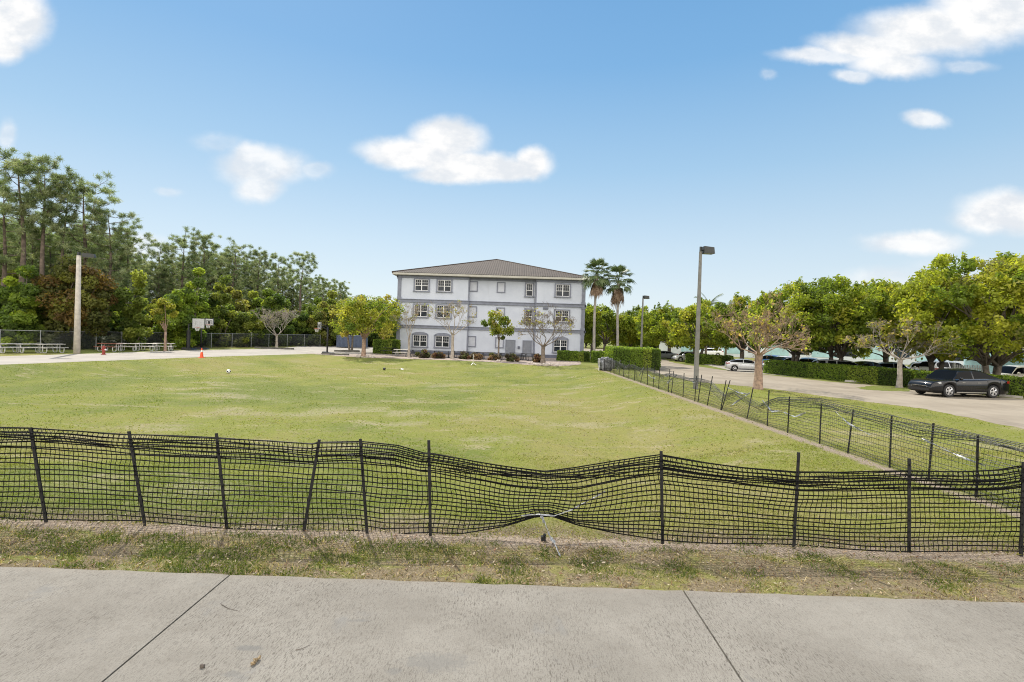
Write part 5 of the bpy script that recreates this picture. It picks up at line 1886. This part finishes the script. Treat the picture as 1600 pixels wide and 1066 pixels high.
        for i_ in range(6):
            u = i_ / 5
            x = xr + .02 + .30 * u ** 1.4; y = s * (wid(x) + .008) if u > .3 else s * (hw * .62 + (wid(xr + .05) - hw * .62) * u / .3)
            zt = dz_(xr + .10) - .02; zb = zt - .17 + .05 * u
            tl.v += [(x - .03 * (1 - u), y, zt), (x - .045 * (1 - u), y, zb)]
        tl.f = [(2 * i_, 2 * i_ + 1, 2 * i_ + 3, 2 * i_ + 2) for i_ in range(5)]; tl.m = [0] * 5
        tl.build('taillight', M['taillamp'], t_)
        mi = MB()
        mi.lathe([(.02, -.09), (.075, -.06), (.085, .0), (.07, .06), (.03, .085)], 10, (fb - .36, s * (hw + .06), belt + .06), M=None)
        mi.tube([(fb - .36, s * (hw - .10), belt + .01), (fb - .36, s * (hw + .02), belt + .04)], .022, 6)
        mi.build('mirror', paint, t_, smooth=True)
        hd = MB()
        for hx in ((gx0 + gx1) / 2 - .25, (gx0 + gx1) / 2 + .95 - .2):
            hd.box(hx - .10, hx + .10, s * (hw * .99) - .012, s * (hw * .99) + .012, belt - .17, belt - .145)
        hd.build('door_handle', M['chrome'], t_)
        sm = MB(); sm.box(-wb / 2 + rw + .1, wb / 2 - rw - .1, s * hw * .97 - .012, s * hw * .97 + .016, .27, .31); sm.build('sill_trim', M['chrome'] if prof == 'sedan' else M['under'], t_)
    g_ = MB()
    for q in range(4):
        z = dz_(xf) - .03 + .035 * q
        g_.box(xf - .03 - .028 * q, xf + .012 - .028 * q, -.46, .46, z - .010, z + .010)
    g_.build('grille', M['chrome'], t_)
    b_ = MB(); b_.box(xf - .05, xf + .012, -.62, .62, .34, .46); b_.build('lower_grille', M['under'], t_)
    return t_


def put_car(t_, x, y, rz, sc=1.0):
    g_ = G(x, y)
    t_.location = (g_.x, g_.y, .004); t_.rotation_euler = (0, 0, rz); t_.scale = (sc,) * 3
    return t_


blackcar = car('sedan', 'shiny black sedan with alloy wheels parked nose out beside the hedge', M['car_black'], belt=1.0, roof=1.57, rw=.36)
fw, rwp = G(1480.5, 621), G(1550, 619.5)
ang = math.atan2(fw.y - rwp.y, fw.x - rwp.x)
blackcar.rotation_euler = (0, 0, PI + math.radians(8))
cxm = G(1481, 621)
dirv_ = Vector((math.cos(PI + math.radians(8)), math.sin(PI + math.radians(8)), 0)); lat = Vector((-dirv_.y, dirv_.x, 0))
# near front wheel stands at the surveyed spot
blackcar.location = cxm - dirv_ * 1.425 - lat * (.93 - .10)
blackcar.location.z = .004
SPOT = lambda x, yroof, hr: (2.75 - hr) * F / ((yroof - (523 + .0314 * (x - 800))))

put_car(car('hatchback', 'silver hatchback with its tail to the road behind the thick tan trunk', M['car_silver'], 4.4, 1.78, .96, 1.44, 2.65, .88, .32, 'hatch'), 1165, 580.5, math.radians(-14), .80)
put_car(car('off_roader', 'silver off-roader parked facing the road end beside the low hedge', M['car_silver'], 4.6, 1.86, 1.05, 1.70, 2.7, .92, .36, 'suv'), 1072, 565.2, PI + math.radians(6), .76)
put_car(car('saloon', 'dark car parked beyond the thick hedge block, next to the silver off-roader', M['car_grey'], 4.6, 1.8, .96, 1.45, 2.7, .9, .32, 'sedan'), 1037, 561, PI, .78)
back = [(1352, 565, 1.45, 'car_navy', 'sedan', 'dark blue car roof showing over the long hedge by the island tree', .3), (1393, 566, 1.45, 'car_grey', 'sedan', 'dark grey car over the hedge just beyond the pale trunk', -.4),
        (1441, 566, 1.45, 'car_white', 'sedan', 'white sedan over the hedge between the split trunks and the sedan', 2.6), (1480, 564, 1.65, 'car_white', 'suv', 'white utility car parked before the white picket gate', .2),
        (1588, 571.5, 1.6, 'car_cream', 'suv', 'cream station wagon behind the hedge at the picture edge', PI), (1265, 559, 1.5, 'car_silver', 'hatch', 'silver car seen between the dark stems over the long hedge', 1.0),
        (1230, 557, 1.5, 'car_white', 'sedan', 'white car glimpsed over the start of the long hedge', .4), (1208, 555, 1.45, 'car_blue', 'hatch', 'bright blue car glimpsed behind the thick tan trunk', .9), (1318, 563, 1.5, 'car_silver', 'suv', 'silver car beside the large dark trunk over the hedge', -.3),
        (1108, 544, 1.5, 'car_white', 'suv', 'white car behind the low hedge across the road', 2.9)]
for (x, yr, hr, col_, pf, lab, rz) in back:
    Y = SPOT(x, yr, hr)
    p = P(x, yr, Y)
    c_ = car('parked_car', lab, M[col_], 4.5, 1.8, .97, hr, 2.65, .9, .32, pf, 'cars parked beyond the hedges')
    c_.location = (p.x, Y, .01); c_.rotation_euler = (0, 0, rz)

# ------------------------------------------------------------------ far car park
g0 = thing('picket_gate', 'white upright picket gate beside the white utility car', 'gate', (P(1513, 580, 40).x, 40, 0))
mb = MB()
for i in range(16): mb.box(-1.0 + i * .13, -.95 + i * .13, -.02, .02, .1, 1.5)
mb.build('pickets', M['white'], g0)
mb = MB(); mb.box(-1.06, 1.06, .021, .06, .3, .38); mb.box(-1.06, 1.06, .021, .06, 1.2, 1.28); mb.build('rail', M['white'], g0)
for s in (-1, 1):
    mb = MB(); mb.box(s * 1.12 - .06, s * 1.12 + .06, -.06, .06, 0, 1.65); mb.build('post', M['white'], g0)
far_b = thing('low_building', 'long pale low building with light teal panels beyond the car park', 'building', (54, 84, 0), -.45)
mb = MB(); mb.box(-30, 30, 0, 10, -.2, 3.6); mb.build('wall', simple('pale_render', (.58, .62, .64), .8, .1, .6), far_b)
mb = MB(); mb.box(-30.5, 30.5, -.8, 10.5, 3.6, 3.9); mb.build('roof', M['cream'], far_b)
tealm = simple('teal_panel', (.36, .56, .58), .6, .1, 1)
for i in range(8):
    mb = MB(); x = -26 + i * 7; mb.box(x, x + 3.6, -.05, .02, .6, 2.7); pn = mb.build('panel', tealm, far_b)
    mb = MB(); mb.box(x + 4.3, x + 6.2, -.04, .02, .9, 2.5); mb.build('window', M['pane'], far_b)
sh = thing('canopy_shelter', 'teal sided canopy shelter behind the cream station wagon', 'shelter', (P(1588, 575, 52).x + 3, 52, 0))
mb = MB(); mb.box(-5, 5, 0, 4, 2.2, 2.34); mb.build('roof', tealm, sh)
mb = MB(); mb.box(-4.9, 4.9, 3.8, 3.9, .1, 2.1); mb.build('back_panel', tealm, sh)
for sx in (-4.7, 0, 4.7):
    mb = MB(); mb.tube([(sx, .3, 0), (sx, .3, 2.2)], .06, 8); mb.build('post', M['galv'], sh)

# ------------------------------------------------------------------ lamp posts
def lamp(name, label, H, r0, r1, mat, head_dir, head=(.62, .34, .36), arm=.28, square=False):
    t_ = thing(name, label, 'lamp post')
    mb = MB(); mb.tube([(0, 0, -.2), (0, 0, H * .5), (0, 0, H)], [r0, (r0 + r1) / 2, r1], 8 if square else 14)
    mb.build('pole', mat, t_, smooth=not square)
    d = Vector((math.cos(head_dir), math.sin(head_dir), 0))
    Rz = Matrix.Translation((0, 0, H)) @ Matrix.Rotation(head_dir, 4, 'Z')
    mb = MB(); mb.tube([(0, 0, H - .12), (0, 0, H + .28)], r1 * .8, 8); mb.tube([(0, 0, H + .1), d * (arm + .05) + Vector((0, 0, H + .1))], .05, 8)
    mb.build('bracket', M['lamp_bronze'], t_)
    mb = MB()
    x0 = arm
    mb.add([Rz @ Vector(p) for p in ((x0, -head[1] / 2, -.06), (x0 + head[0], -head[1] / 2, -.06), (x0 + head[0], head[1] / 2, -.06), (x0, head[1] / 2, -.06),
                                     (x0 + .02, -head[1] / 2 + .02, head[2] - .06), (x0 + head[0] - .03, -head[1] / 2 + .02, head[2] - .10), (x0 + head[0] - .03, head[1] / 2 - .02, head[2] - .10), (x0 + .02, head[1] / 2 - .02, head[2] - .06))],
           [(0, 3, 2, 1), (4, 5, 6, 7), (0, 1, 5, 4), (1, 2, 6, 5), (2, 3, 7, 6), (3, 0, 4, 7)])
    mb.box(x0 - .02, x0 + head[0] + .012, -head[1] / 2 - .012, head[1] / 2 + .012, -.10, -.06, 0, Rz)
    hd = mb.build('lamp_head', M['lamp_bronze'], t_)
    mb = MB(); mb.box(x0 + .06, x0 + head[0] - .06, -head[1] / 2 + .05, head[1] / 2 - .05, -.112, -.1005, 0, Rz); mb.build('lens', M['lens'], hd)
    return t_


def place(t_, x, y):
    g_ = G(x, y); t_.location = (g_.x, g_.y, 0); return t_


place(lamp('lamp_post', 'tall round concrete lamp post between the two rows of picnic tables', 8.2, .24, .15, M['concrete_pole'], .35, (.85, .4, .3)), 120, 553)
place(lamp('lamp_post', 'tall grey tapered lamp post behind the side net fence by the road', 7.75, .15, .085, M['pole_grey'], .12, (.62, .42, .36), .12, True), 1087, 608)
t_ = lamp('lamp_post', 'smaller looking far lamp post rising behind the thick hedge block', 7.75, .15, .085, M['pole_grey'], 0.1, (.62, .42, .36), .12, True)
t_.location = (P(1001.5, 560, 63).x, 63, 0)

# ------------------------------------------------------------------ picnic tables
def picnic(name, label, top, L=1.83, group=None, frame='galv'):
    t_ = thing(name, label, 'picnic table', group=group)
    mb = MB()
    for q in range(4): mb.box(-L / 2, L / 2, -.37 + q * .187, -.37 + q * .187 + .175, .71, .75)
    mb.build('table_top', top, t_)
    for s in (-1, 1):
        mb = MB()
        for q in range(2): mb.box(-L / 2, L / 2, s * .72 - .14 + q * .145, s * .72 - .14 + q * .145 + .135, .43, .465)
        mb.build('seat', top, t_)
    for s in (-1, 1):
        x = s * (L / 2 - .32)
        mb = MB()
        pts = [(x, -.80, .43), (x, -.80, .18), (x, -.72, .05), (x, -.60, .03), (x, -.34, .03), (x, -.24, .06), (x, -.20, .16), (x, -.20, .70)]
        mb.tube(pts, .030, 6)
        mb.tube([(p[0], -p[1], p[2]) for p in pts], .030, 6)
        mb.tube([(x, -.80, .41), (x, .80, .41)], .026, 6)
        mb.tube([(x, -.22, .69), (x, .22, .69)], .026, 6)
        mb.build('frame', M[frame], t_)
    return t_


ta, tb = G(5, 552), G(88, 551)
dv = (tb - ta); al = math.atan2(dv.y, dv.x)
for i, x in enumerate((-18, 14, 46, 78)):
    lab = ['weathered picnic table cut by the picture edge beside the drive', 'weathered picnic table, second along the fence from the picture edge', 'weathered picnic table, next but one from the concrete lamp post', 'weathered picnic table nearest the concrete lamp post on the edge side'][i]
    p = picnic('picnic_table', lab, M['table_wood'], 1.83, 'picnic tables along the drive')
    place(p, x, 551.5 - .0 * i); p.rotation_euler = (0, 0, al + (.12 if i % 2 else -.05))
for i, x in enumerate((172, 201, 230, 256)):
    lab = ['picnic table with a red brown top just behind the hydrant', 'weathered picnic table second from the hydrant', 'weathered picnic table third from the hydrant', 'weathered picnic table behind the small yellow green tree'][i]
    p = picnic('picnic_table', lab, M['table_red'] if i == 0 else M['table_wood'], 1.83, 'picnic tables along the drive')
    g_ = G(x, 549.2 - .055 * (x - 172) * .3)
    p.location = (g_.x, g_.y, 0); p.rotation_euler = (0, 0, .25 + (.1 if i % 2 else -.04))
pt_ = [(611, 553.5, 'table_dark', 'dark picnic table under the thin yellow green tree'), (628, 557, 'table_wood', 'pale topped picnic table at the left corner of the block'), (652, 557.5, 'table_dark', 'dark picnic table below the first arched window'), (671, 558.5, 'table_dark', 'dark picnic table below and between the two arched windows'),
       (693, 559, 'table_dark', 'dark picnic table below the second arched window'), (716, 559.5, 'table_dark', 'dark picnic table just past the second leafless tree'), (738, 560.5, 'table_dark', 'dark picnic table below the lowest blind window'), (762, 561.5, 'table_dark', 'dark picnic table before the second blind window'),
       (790, 562.5, 'table_dark', 'dark picnic table before the first grey door'), (808, 562, 'table_dark', 'dark picnic table between the two grey doors'), (829, 563.5, 'table_dark', 'dark picnic table before the second grey door')]
rr = random.Random(3)
for (x, y, mt, lab) in pt_:
    p = picnic('picnic_table', lab, M[mt], 1.7, 'picnic tables before the block', 'table_dark' if mt == 'table_dark' else 'galv_dull')
    place(p, x, y); p.rotation_euler = (0, 0, rr.uniform(-.35, .35))
RED = [((.12, .065, .045), 2), ((.15, .10, .065), 3), ((.08, .085, .04), 3), ((.06, .05, .04), 3)]
lows = [(660, 559.5, 'low reddish shrub at the edge of the mulch below the first arched window'), (686, 560.5, 'low reddish brown shrub beside the second leafless trunk'), (728, 561.3, 'low brown shrub before the lowest blind window'), (745, 562, 'small rusty shrub beside the lowest blind window'),
        (772, 563, 'low dark shrub at the foot of the small green tree'), (800, 565, 'low grey brown shrub before the grey doors'), (838, 566.5, 'low brown shrub beside the widest leafless trunk')]
for i, (x, y, lab) in enumerate(lows):
    s_ = shrub('low_shrub', lab, .75, .62, RED, 300 + i, 12, 120, .11, 'shrub', 'low shrubs in the mulch bed', False, .3)
    place(s_, x, y)
rr = random.Random(8)
rocks = [(836, 571), (843, 572), (852, 572.5), (861, 572), (870, 572.5), (829, 569.5), (779, 566), (574, 559.5), (582, 560), (560, 559)]
for i, (x, y) in enumerate(rocks):
    o_ = lump('stone', (rr.uniform(.16, .3), rr.uniform(.14, .22), rr.uniform(.10, .18)), 50 + i, M['rock'], None, .14, 9, flat=.2)
    g_ = G(x, y); o_.location = (g_.x, g_.y, gzf(g_.x, g_.y) - .02)
    tag(o_, 'pale stone among the edging stones along the mulch bed by the tree trunks', 'stone', 'edging stones of the mulch bed')

# ------------------------------------------------------------------ hydrant, cone, hoops, balls
t_ = thing('fire_hydrant', 'red fire hydrant at the edge of the drive before the picnic tables', 'hydrant')
mb = MB(); mb.lathe([(.17, 0), (.17, .05), (.115, .07), (.11, .48), (.15, .50), (.15, .54), (.12, .56)], 16); mb.build('barrel', M['hydrant'], t_, smooth=False)
mb = MB(); mb.lathe([(.125, .56), (.12, .62), (.09, .69), (.04, .73), (.03, .78)], 16); mb.build('bonnet', M['hydrant'], t_, smooth=True)
for s in (-1, 1):
    mb = MB(); Mx = Matrix.Translation((s * .1, 0, .42)) @ Matrix.Rotation(s * PI / 2, 4, 'Y'); mb.lathe([(.055, 0), (.055, .06), (.07, .065), (.07, .10)], 10, M=Mx); mb.build('outlet', M['white'] if s > 0 else M['hydrant'], t_)
place(t_, 162, 554.3)
t_ = thing('traffic_cone', 'orange traffic cone with a pale collar standing at the lawn edge', 'cone')
mb = MB(); mb.box(-.19, .19, -.19, .19, 0, .035); mb.build('base', M['orange'], t_)
mb = MB(); mb.lathe([(.15, .035), (.135, .10), (.085, .44), (.078, .47)], 20); mb.lathe([(.062, .63), (.032, .80), (.02, .81)], 20); mb.build('body', M['orange'], t_, smooth=False)
mb = MB(); mb.lathe([(.0785, .47), (.0625, .63)], 20); mb.build('collar', M['white'], t_)
place(t_, 315, 559)


def hoop(label, pole_xy, board_xy, bw, bh, face, mark, padded, Yp=None):
    g_ = G(*pole_xy)
    t_ = thing('basketball_hoop', label, 'basketball hoop', (g_.x, g_.y, 0))
    bpv = P(board_xy[0], board_xy[1], g_.y - .7)
    c = Vector((bpv.x - g_.x, -.7, bpv.z))
    d = Vector((math.cos(face), math.sin(face), 0)); sd = Vector((-d.y, d.x, 0))
    mb = MB(); top = Vector((0, 0, c.z - .1)); mb.tube([(0, 0, .1), top], .085 if not padded else .07, 10); mb.build('pole', M['hoop_black'], t_, smooth=True)
    if padded:
        mb = MB(); mb.tube([(0, 0, .15), (0, 0, 2.1)], .20, 8); mb.build('pad', M['hoop_black'], t_)
    mb = MB(); mb.tube([top - Vector((0, 0, .3)), c - d * .08], .05, 6); mb.tube([top, c - d * .08 + Vector((0, 0, .25))], .05, 6); mb.build('arm', M['hoop_black'], t_)
    Rm = Matrix((( sd.x, d.x, 0), (sd.y, d.y, 0), (0, 0, 1))).to_4x4(); Rm.translation = c
    mb = MB(); mb.box(-bw / 2, bw / 2, -.03, .03, -bh / 2, bh / 2, 0, Rm); bo = mb.build('backboard', M['backboard'], t_)
    mb = MB()
    mk = [(-.22, -.02, .30, -.08)]
    e = .031
    for (a, b, z0, z1) in ((-.28, -.24, -.22, .18), (.24, .28, -.22, .18), (-.24, .24, .14, .18), (-bw / 2, bw / 2, bh / 2 - .05, bh / 2), (-bw / 2, bw / 2, -bh / 2, -bh / 2 + .05), (-bw / 2, -bw / 2 + .05, -bh / 2 + .05, bh / 2 - .05), (bw / 2 - .05, bw / 2, -bh / 2 + .05, bh / 2 - .05)):
        mb.box(a, b, e, e + .006, z0, z1, 0, Rm)
    if mark: mb.box(-.12, .12, e, e + .006, -.20, .10, 0, Rm)
    mb.build('marking', M['hoop_black'] if mark else M['galv_dull'], bo)
    rc = c + d * .30 + Vector((0, 0, -bh / 2 + .10))
    mb = MB(); mb.tube([rc + Vector((math.cos(a), math.sin(a), 0)) * .23 for a in np.linspace(0, 2 * PI, 17)], .018, 6, caps=False); mb.tube([c + d * .03 + Vector((0, 0, -bh / 2 + .10)), rc - d * .22], .03, 5); mb.build('rim', M['rim_orange'], t_)
    mb = MB()
    for q in range(10):
        a = 2 * PI * q / 10
        mb.tube([rc + Vector((math.cos(a), math.sin(a), 0)) * .23, rc + Vector((math.cos(a + .4) * .13, math.sin(a + .4) * .13, -.38))], .008, 3, caps=False)
        mb.tube([rc + Vector((math.cos(a), math.sin(a), 0)) * .23, rc + Vector((math.cos(a - .4) * .13, math.sin(a - .4) * .13, -.38))], .008, 3, caps=False)
    mb.build('net', M['white'], t_)
    mb = MB(); mb.add([(-.45, -.55, 0), (.75, -.55, 0), (.75, .55, 0), (-.45, .55, 0), (-.35, -.45, .28), (.6, -.45, .16), (.6, .45, .16), (-.35, .45, .28)], [(0, 3, 2, 1), (4, 5, 6, 7), (0, 1, 5, 4), (1, 2, 6, 5), (2, 3, 7, 6), (3, 0, 4, 7)])
    mb.build('base', M['hoop_black'], t_)
    return t_


hoop('basketball hoop on a thick padded black pole with a plain grey white board', (294, 546.5), (310, 505.5), 1.15, 1.05, -1.3, False, True)
hoop('basketball hoop whose small board carries a black mark, beside the plain board', (314, 546), (327, 503.3), .85, .80, -1.4, True, False)
hoop('lone far basketball hoop near the yellow trees with a dark pole', (511, 553.3), (499, 509), .62, .85, -2.2, True, False)


def ball(label, x, y, r, mats):
    import bmesh
    bmm = bmesh.new(); bmesh.ops.create_icosphere(bmm, subdivisions=3, radius=r)
    me = bpy.data.meshes.new('ball'); 
    for f_ in bmm.faces:
        c_ = f_.calc_center_median().normalized()
        f_.material_index = 1 if max(abs(c_.x), abs(c_.y), abs(c_.z)) > .93 or min(abs(abs(c_.x) - .577), 1) + abs(abs(c_.y) - .577) < .2 else 0
        f_.smooth = True
    bmm.to_mesh(me); bmm.free()
    for m_ in mats: me.materials.append(m_)
    g_ = G(x, y, -.5)
    o_ = link('ball', me, None, (g_.x, g_.y, gzf(g_.x, g_.y) + r))
    tag(o_, label, 'ball')


ball('white ball with black patches lying on the open lawn', 357, 582, .14, [M['white'], M['hoop_black']])
ball('dark ball lying on the lawn before the yellow trees', 600.5, 577.5, .12, [M['hoop_black'], M['table_dark']])
g_ = G(627, 572, -.2)
o_ = ribbon('paper_scrap', [(-.16, 0, .03), (0, .04, .09), (.18, -.02, .04)], .09, M['white'], None, .4, 3); o_.location = (g_.x, g_.y, gzf(g_.x, g_.y)); tag(o_, 'crumpled white paper scrap on the grass bank below the leafless tree', 'litter')
g_ = G(739, 572, -.25)  # plain thin stand on three spread legs
t_ = thing('white_stand', 'thin white stand with spread feet on the grass bank before the block', 'stand', (g_.x, g_.y, gzf(g_.x, g_.y)))
mb = MB(); mb.tube([(0, 0, .2), (0, 0, 1.0)], .03, 6); mb.build('pole', M['galv'], t_)
for q in range(3):
    mb = MB(); mb.tube([(0, 0, .22), (.3 * math.cos(2.1 * q), .3 * math.sin(2.1 * q), 0.02)], .03, 6); mb.build('leg', M['white'], t_)

# ------------------------------------------------------------------ kerbs, container, bollard things
def kerb(label, a, b, w=.18, h=.13, mat='kerb', name='kerb'):
    d = b - a; L = d.length
    mb = MB(); mb.add([(0, -w / 2, 0), (L, -w / 2, 0), (L, w / 2, 0), (0, w / 2, 0), (.03, -w / 2 + .03, h), (L - .03, -w / 2 + .03, h), (L - .03, w / 2 - .03, h), (.03, w / 2 - .03, h)], [(0, 3, 2, 1), (4, 5, 6, 7), (0, 1, 5, 4), (1, 2, 6, 5), (2, 3, 7, 6), (3, 0, 4, 7)])
    o_ = mb.build(name, M[mat]); o_.location = (a.x, a.y, .004); o_.rotation_euler = (0, 0, math.atan2(d.y, d.x))
    return tag(o_, label, 'kerb')


kerb('long dark kerb at the foot of the pale leafless tree in the car park', G(398, 544.5), G(459, 546.5), .3, .2, 'kerb_dark')
kerb('dark kerb before the two trunked yellow tree', G(522, 549.5), G(562, 550), .3, .2, 'kerb_dark')
kerb('low dark kerb at the lawn edge beside the lone far hoop', G(504, 554), G(545, 555.5), .3, .16, 'kerb_dark')
kerb('pale wheel stop before the long hedge', G(1320, 596.5), G(1347, 598.5), mat='kerb', name='wheel_stop')
kerb('pale wheel stop just short of the grass island', G(1366, 600.5), G(1396, 602.8), mat='kerb', name='wheel_stop')
kerb('pale wheel stop under the tail of the black sedan', G(1562, 619.5), G(1598, 623), mat='kerb', name='wheel_stop')
ct = thing('storage_container', 'blue grey ribbed storage container behind the two trunked yellow tree', 'container', (P(547, 545, 76).x, 76, 0))
mb = MB(); mb.box(-1.95, 1.95, 0, 2.3, .1, 1.75)
for i in range(20): mb.box(-1.9 + i * .195, -1.9 + i * .195 + .10, -.045, 0, .2, 1.65)
mb.build('shell', M['container'], ct)
for s in (-1, 1):
    mb = MB(); mb.box(s * 1.99 - .05, s * 1.99 + .05, -.06, .06, 0, 1.8); mb.build('corner_post', M['container'], ct)
mb = MB(); mb.box(-2.02, 2.02, -.062, 2.34, 1.751, 1.85); mb.build('top_rail', M['container'], ct)

# ------------------------------------------------------------------ chain link fence on the left
CF = [Vector((P(x, 540, Y).x, Y, 0)) for x, Y in ((-120, 41.5), (0, 44.2), (63, 45.5), (150, 49.5), (260, 57), (330, 62), (420, 70), (500, 78))]
cl = thing('chain_link_fence', 'long chain link fence with grey posts along the thicket behind the picnic tables', 'fence')
hh = 1.75
wires = []
tot = 0
posts = []
for a, b in zip(CF[:-1], CF[1:]):
    L = (b - a).length
    k = max(1, round(L / 3.0))
    for q in range(k): posts.append(a.lerp(b, q / k))
    d = (b - a) / L
    nW = int(L / .075)
    for q in range(nW):
        p0 = a + d * (q * .075)
        for s in (1, -1):
            p1 = p0 + d * s * hh
            if s > 0 and (q * .075 + hh) > L: p1 = b + Vector((0, 0, 0)); zz = L - q * .075
            elif s < 0 and q * .075 < hh: p1 = a + Vector((0, 0, 0)); zz = q * .075
            else: zz = hh
            if zz < .05: continue
            wires.append((p0.x, p0.y, .04, p1.x, p1.y, .04 + zz - .04))
w = np.array(wires)
p0, p1 = w[:, :3], w[:, 3:]
r = .0035
offs = [np.array((0, 0, r * 1.4)), np.array((r, r, -r)), np.array((-r, -r, -r))]
v = np.concatenate([np.stack([p0 + o for o in offs], 1), np.stack([p1 + o for o in offs], 1)], 1).reshape(-1, 3)
i = np.arange(len(w))[:, None] * 6
f = np.concatenate([np.concatenate([i + a, i + (a + 1) % 3, i + 3 + (a + 1) % 3, i + 3 + a], 1) for a in range(3)])
np_obj('wire_mesh', v, f, M['chain'], cl)
posts.append(CF[-1])
for p in posts:
    mb = MB(); mb.tube([(p.x, p.y, -.1), (p.x, p.y, hh + .06)], .034, 6); mb.build('post', M['galv_dull'], cl)
mb = MB(); mb.tube([(p.x, p.y, hh) for p in CF], .024, 6); mb.build('top_rail', M['galv_dull'], cl)

# ------------------------------------------------------------------ small things on the pavement
g_ = G(399, 1042)
o_ = ribbon('dry_leaf', [(-.035, -.02, .004), (0, 0, .022), (.04, .025, .006)], .022, M['dry_leaf'], None, .2, 5, .001); o_.location = (g_.x, g_.y, .034); o_.rotation_euler = (0, 0, .9); tag(o_, 'curled pale brown dry leaf lying on the concrete pavement', 'leaf')
for (x0, y0, x1, y1, lab) in ((346, 950, 372, 960, 'thin dark bent twig on the concrete near the slanting joint'), (462, 1022, 484, 1014, 'short straight twig on the concrete beyond the dry leaf')):
    a, b = G(x0, y0), G(x1, y1); m_ = a.lerp(b, .5) + Vector((0, -.02, 0))
    mb = MB(); mb.tube([(a.x, a.y, .034), (m_.x, m_.y, .036), (b.x, b.y, .034)], [.003, .0025, .0015], 5); o_ = mb.build('twig', M['bark_dark']); tag(o_, lab, 'twig')
a = G(316, 1049); o_ = lump('pebble', (.02, .014, .014), 9, M['bark_dark'], None, .15, 6); o_.location = (a.x, a.y, .028); tag(o_, 'small dark curled bit of bark on the concrete by the slanting joint', 'bark chip')
a = G(849, 845); o_ = MB(); o_.box(-.03, .03, -.03, .03, 0, .07); o_.tube([(0, 0, .06), (.02, 0, .10)], .02, 6); o_ = o_.build('stake_stub', M['black_steel']); o_.location = (a.x, a.y, -.01); tag(o_, 'broken black stake stub in the dirt below the torn strip', 'stake')
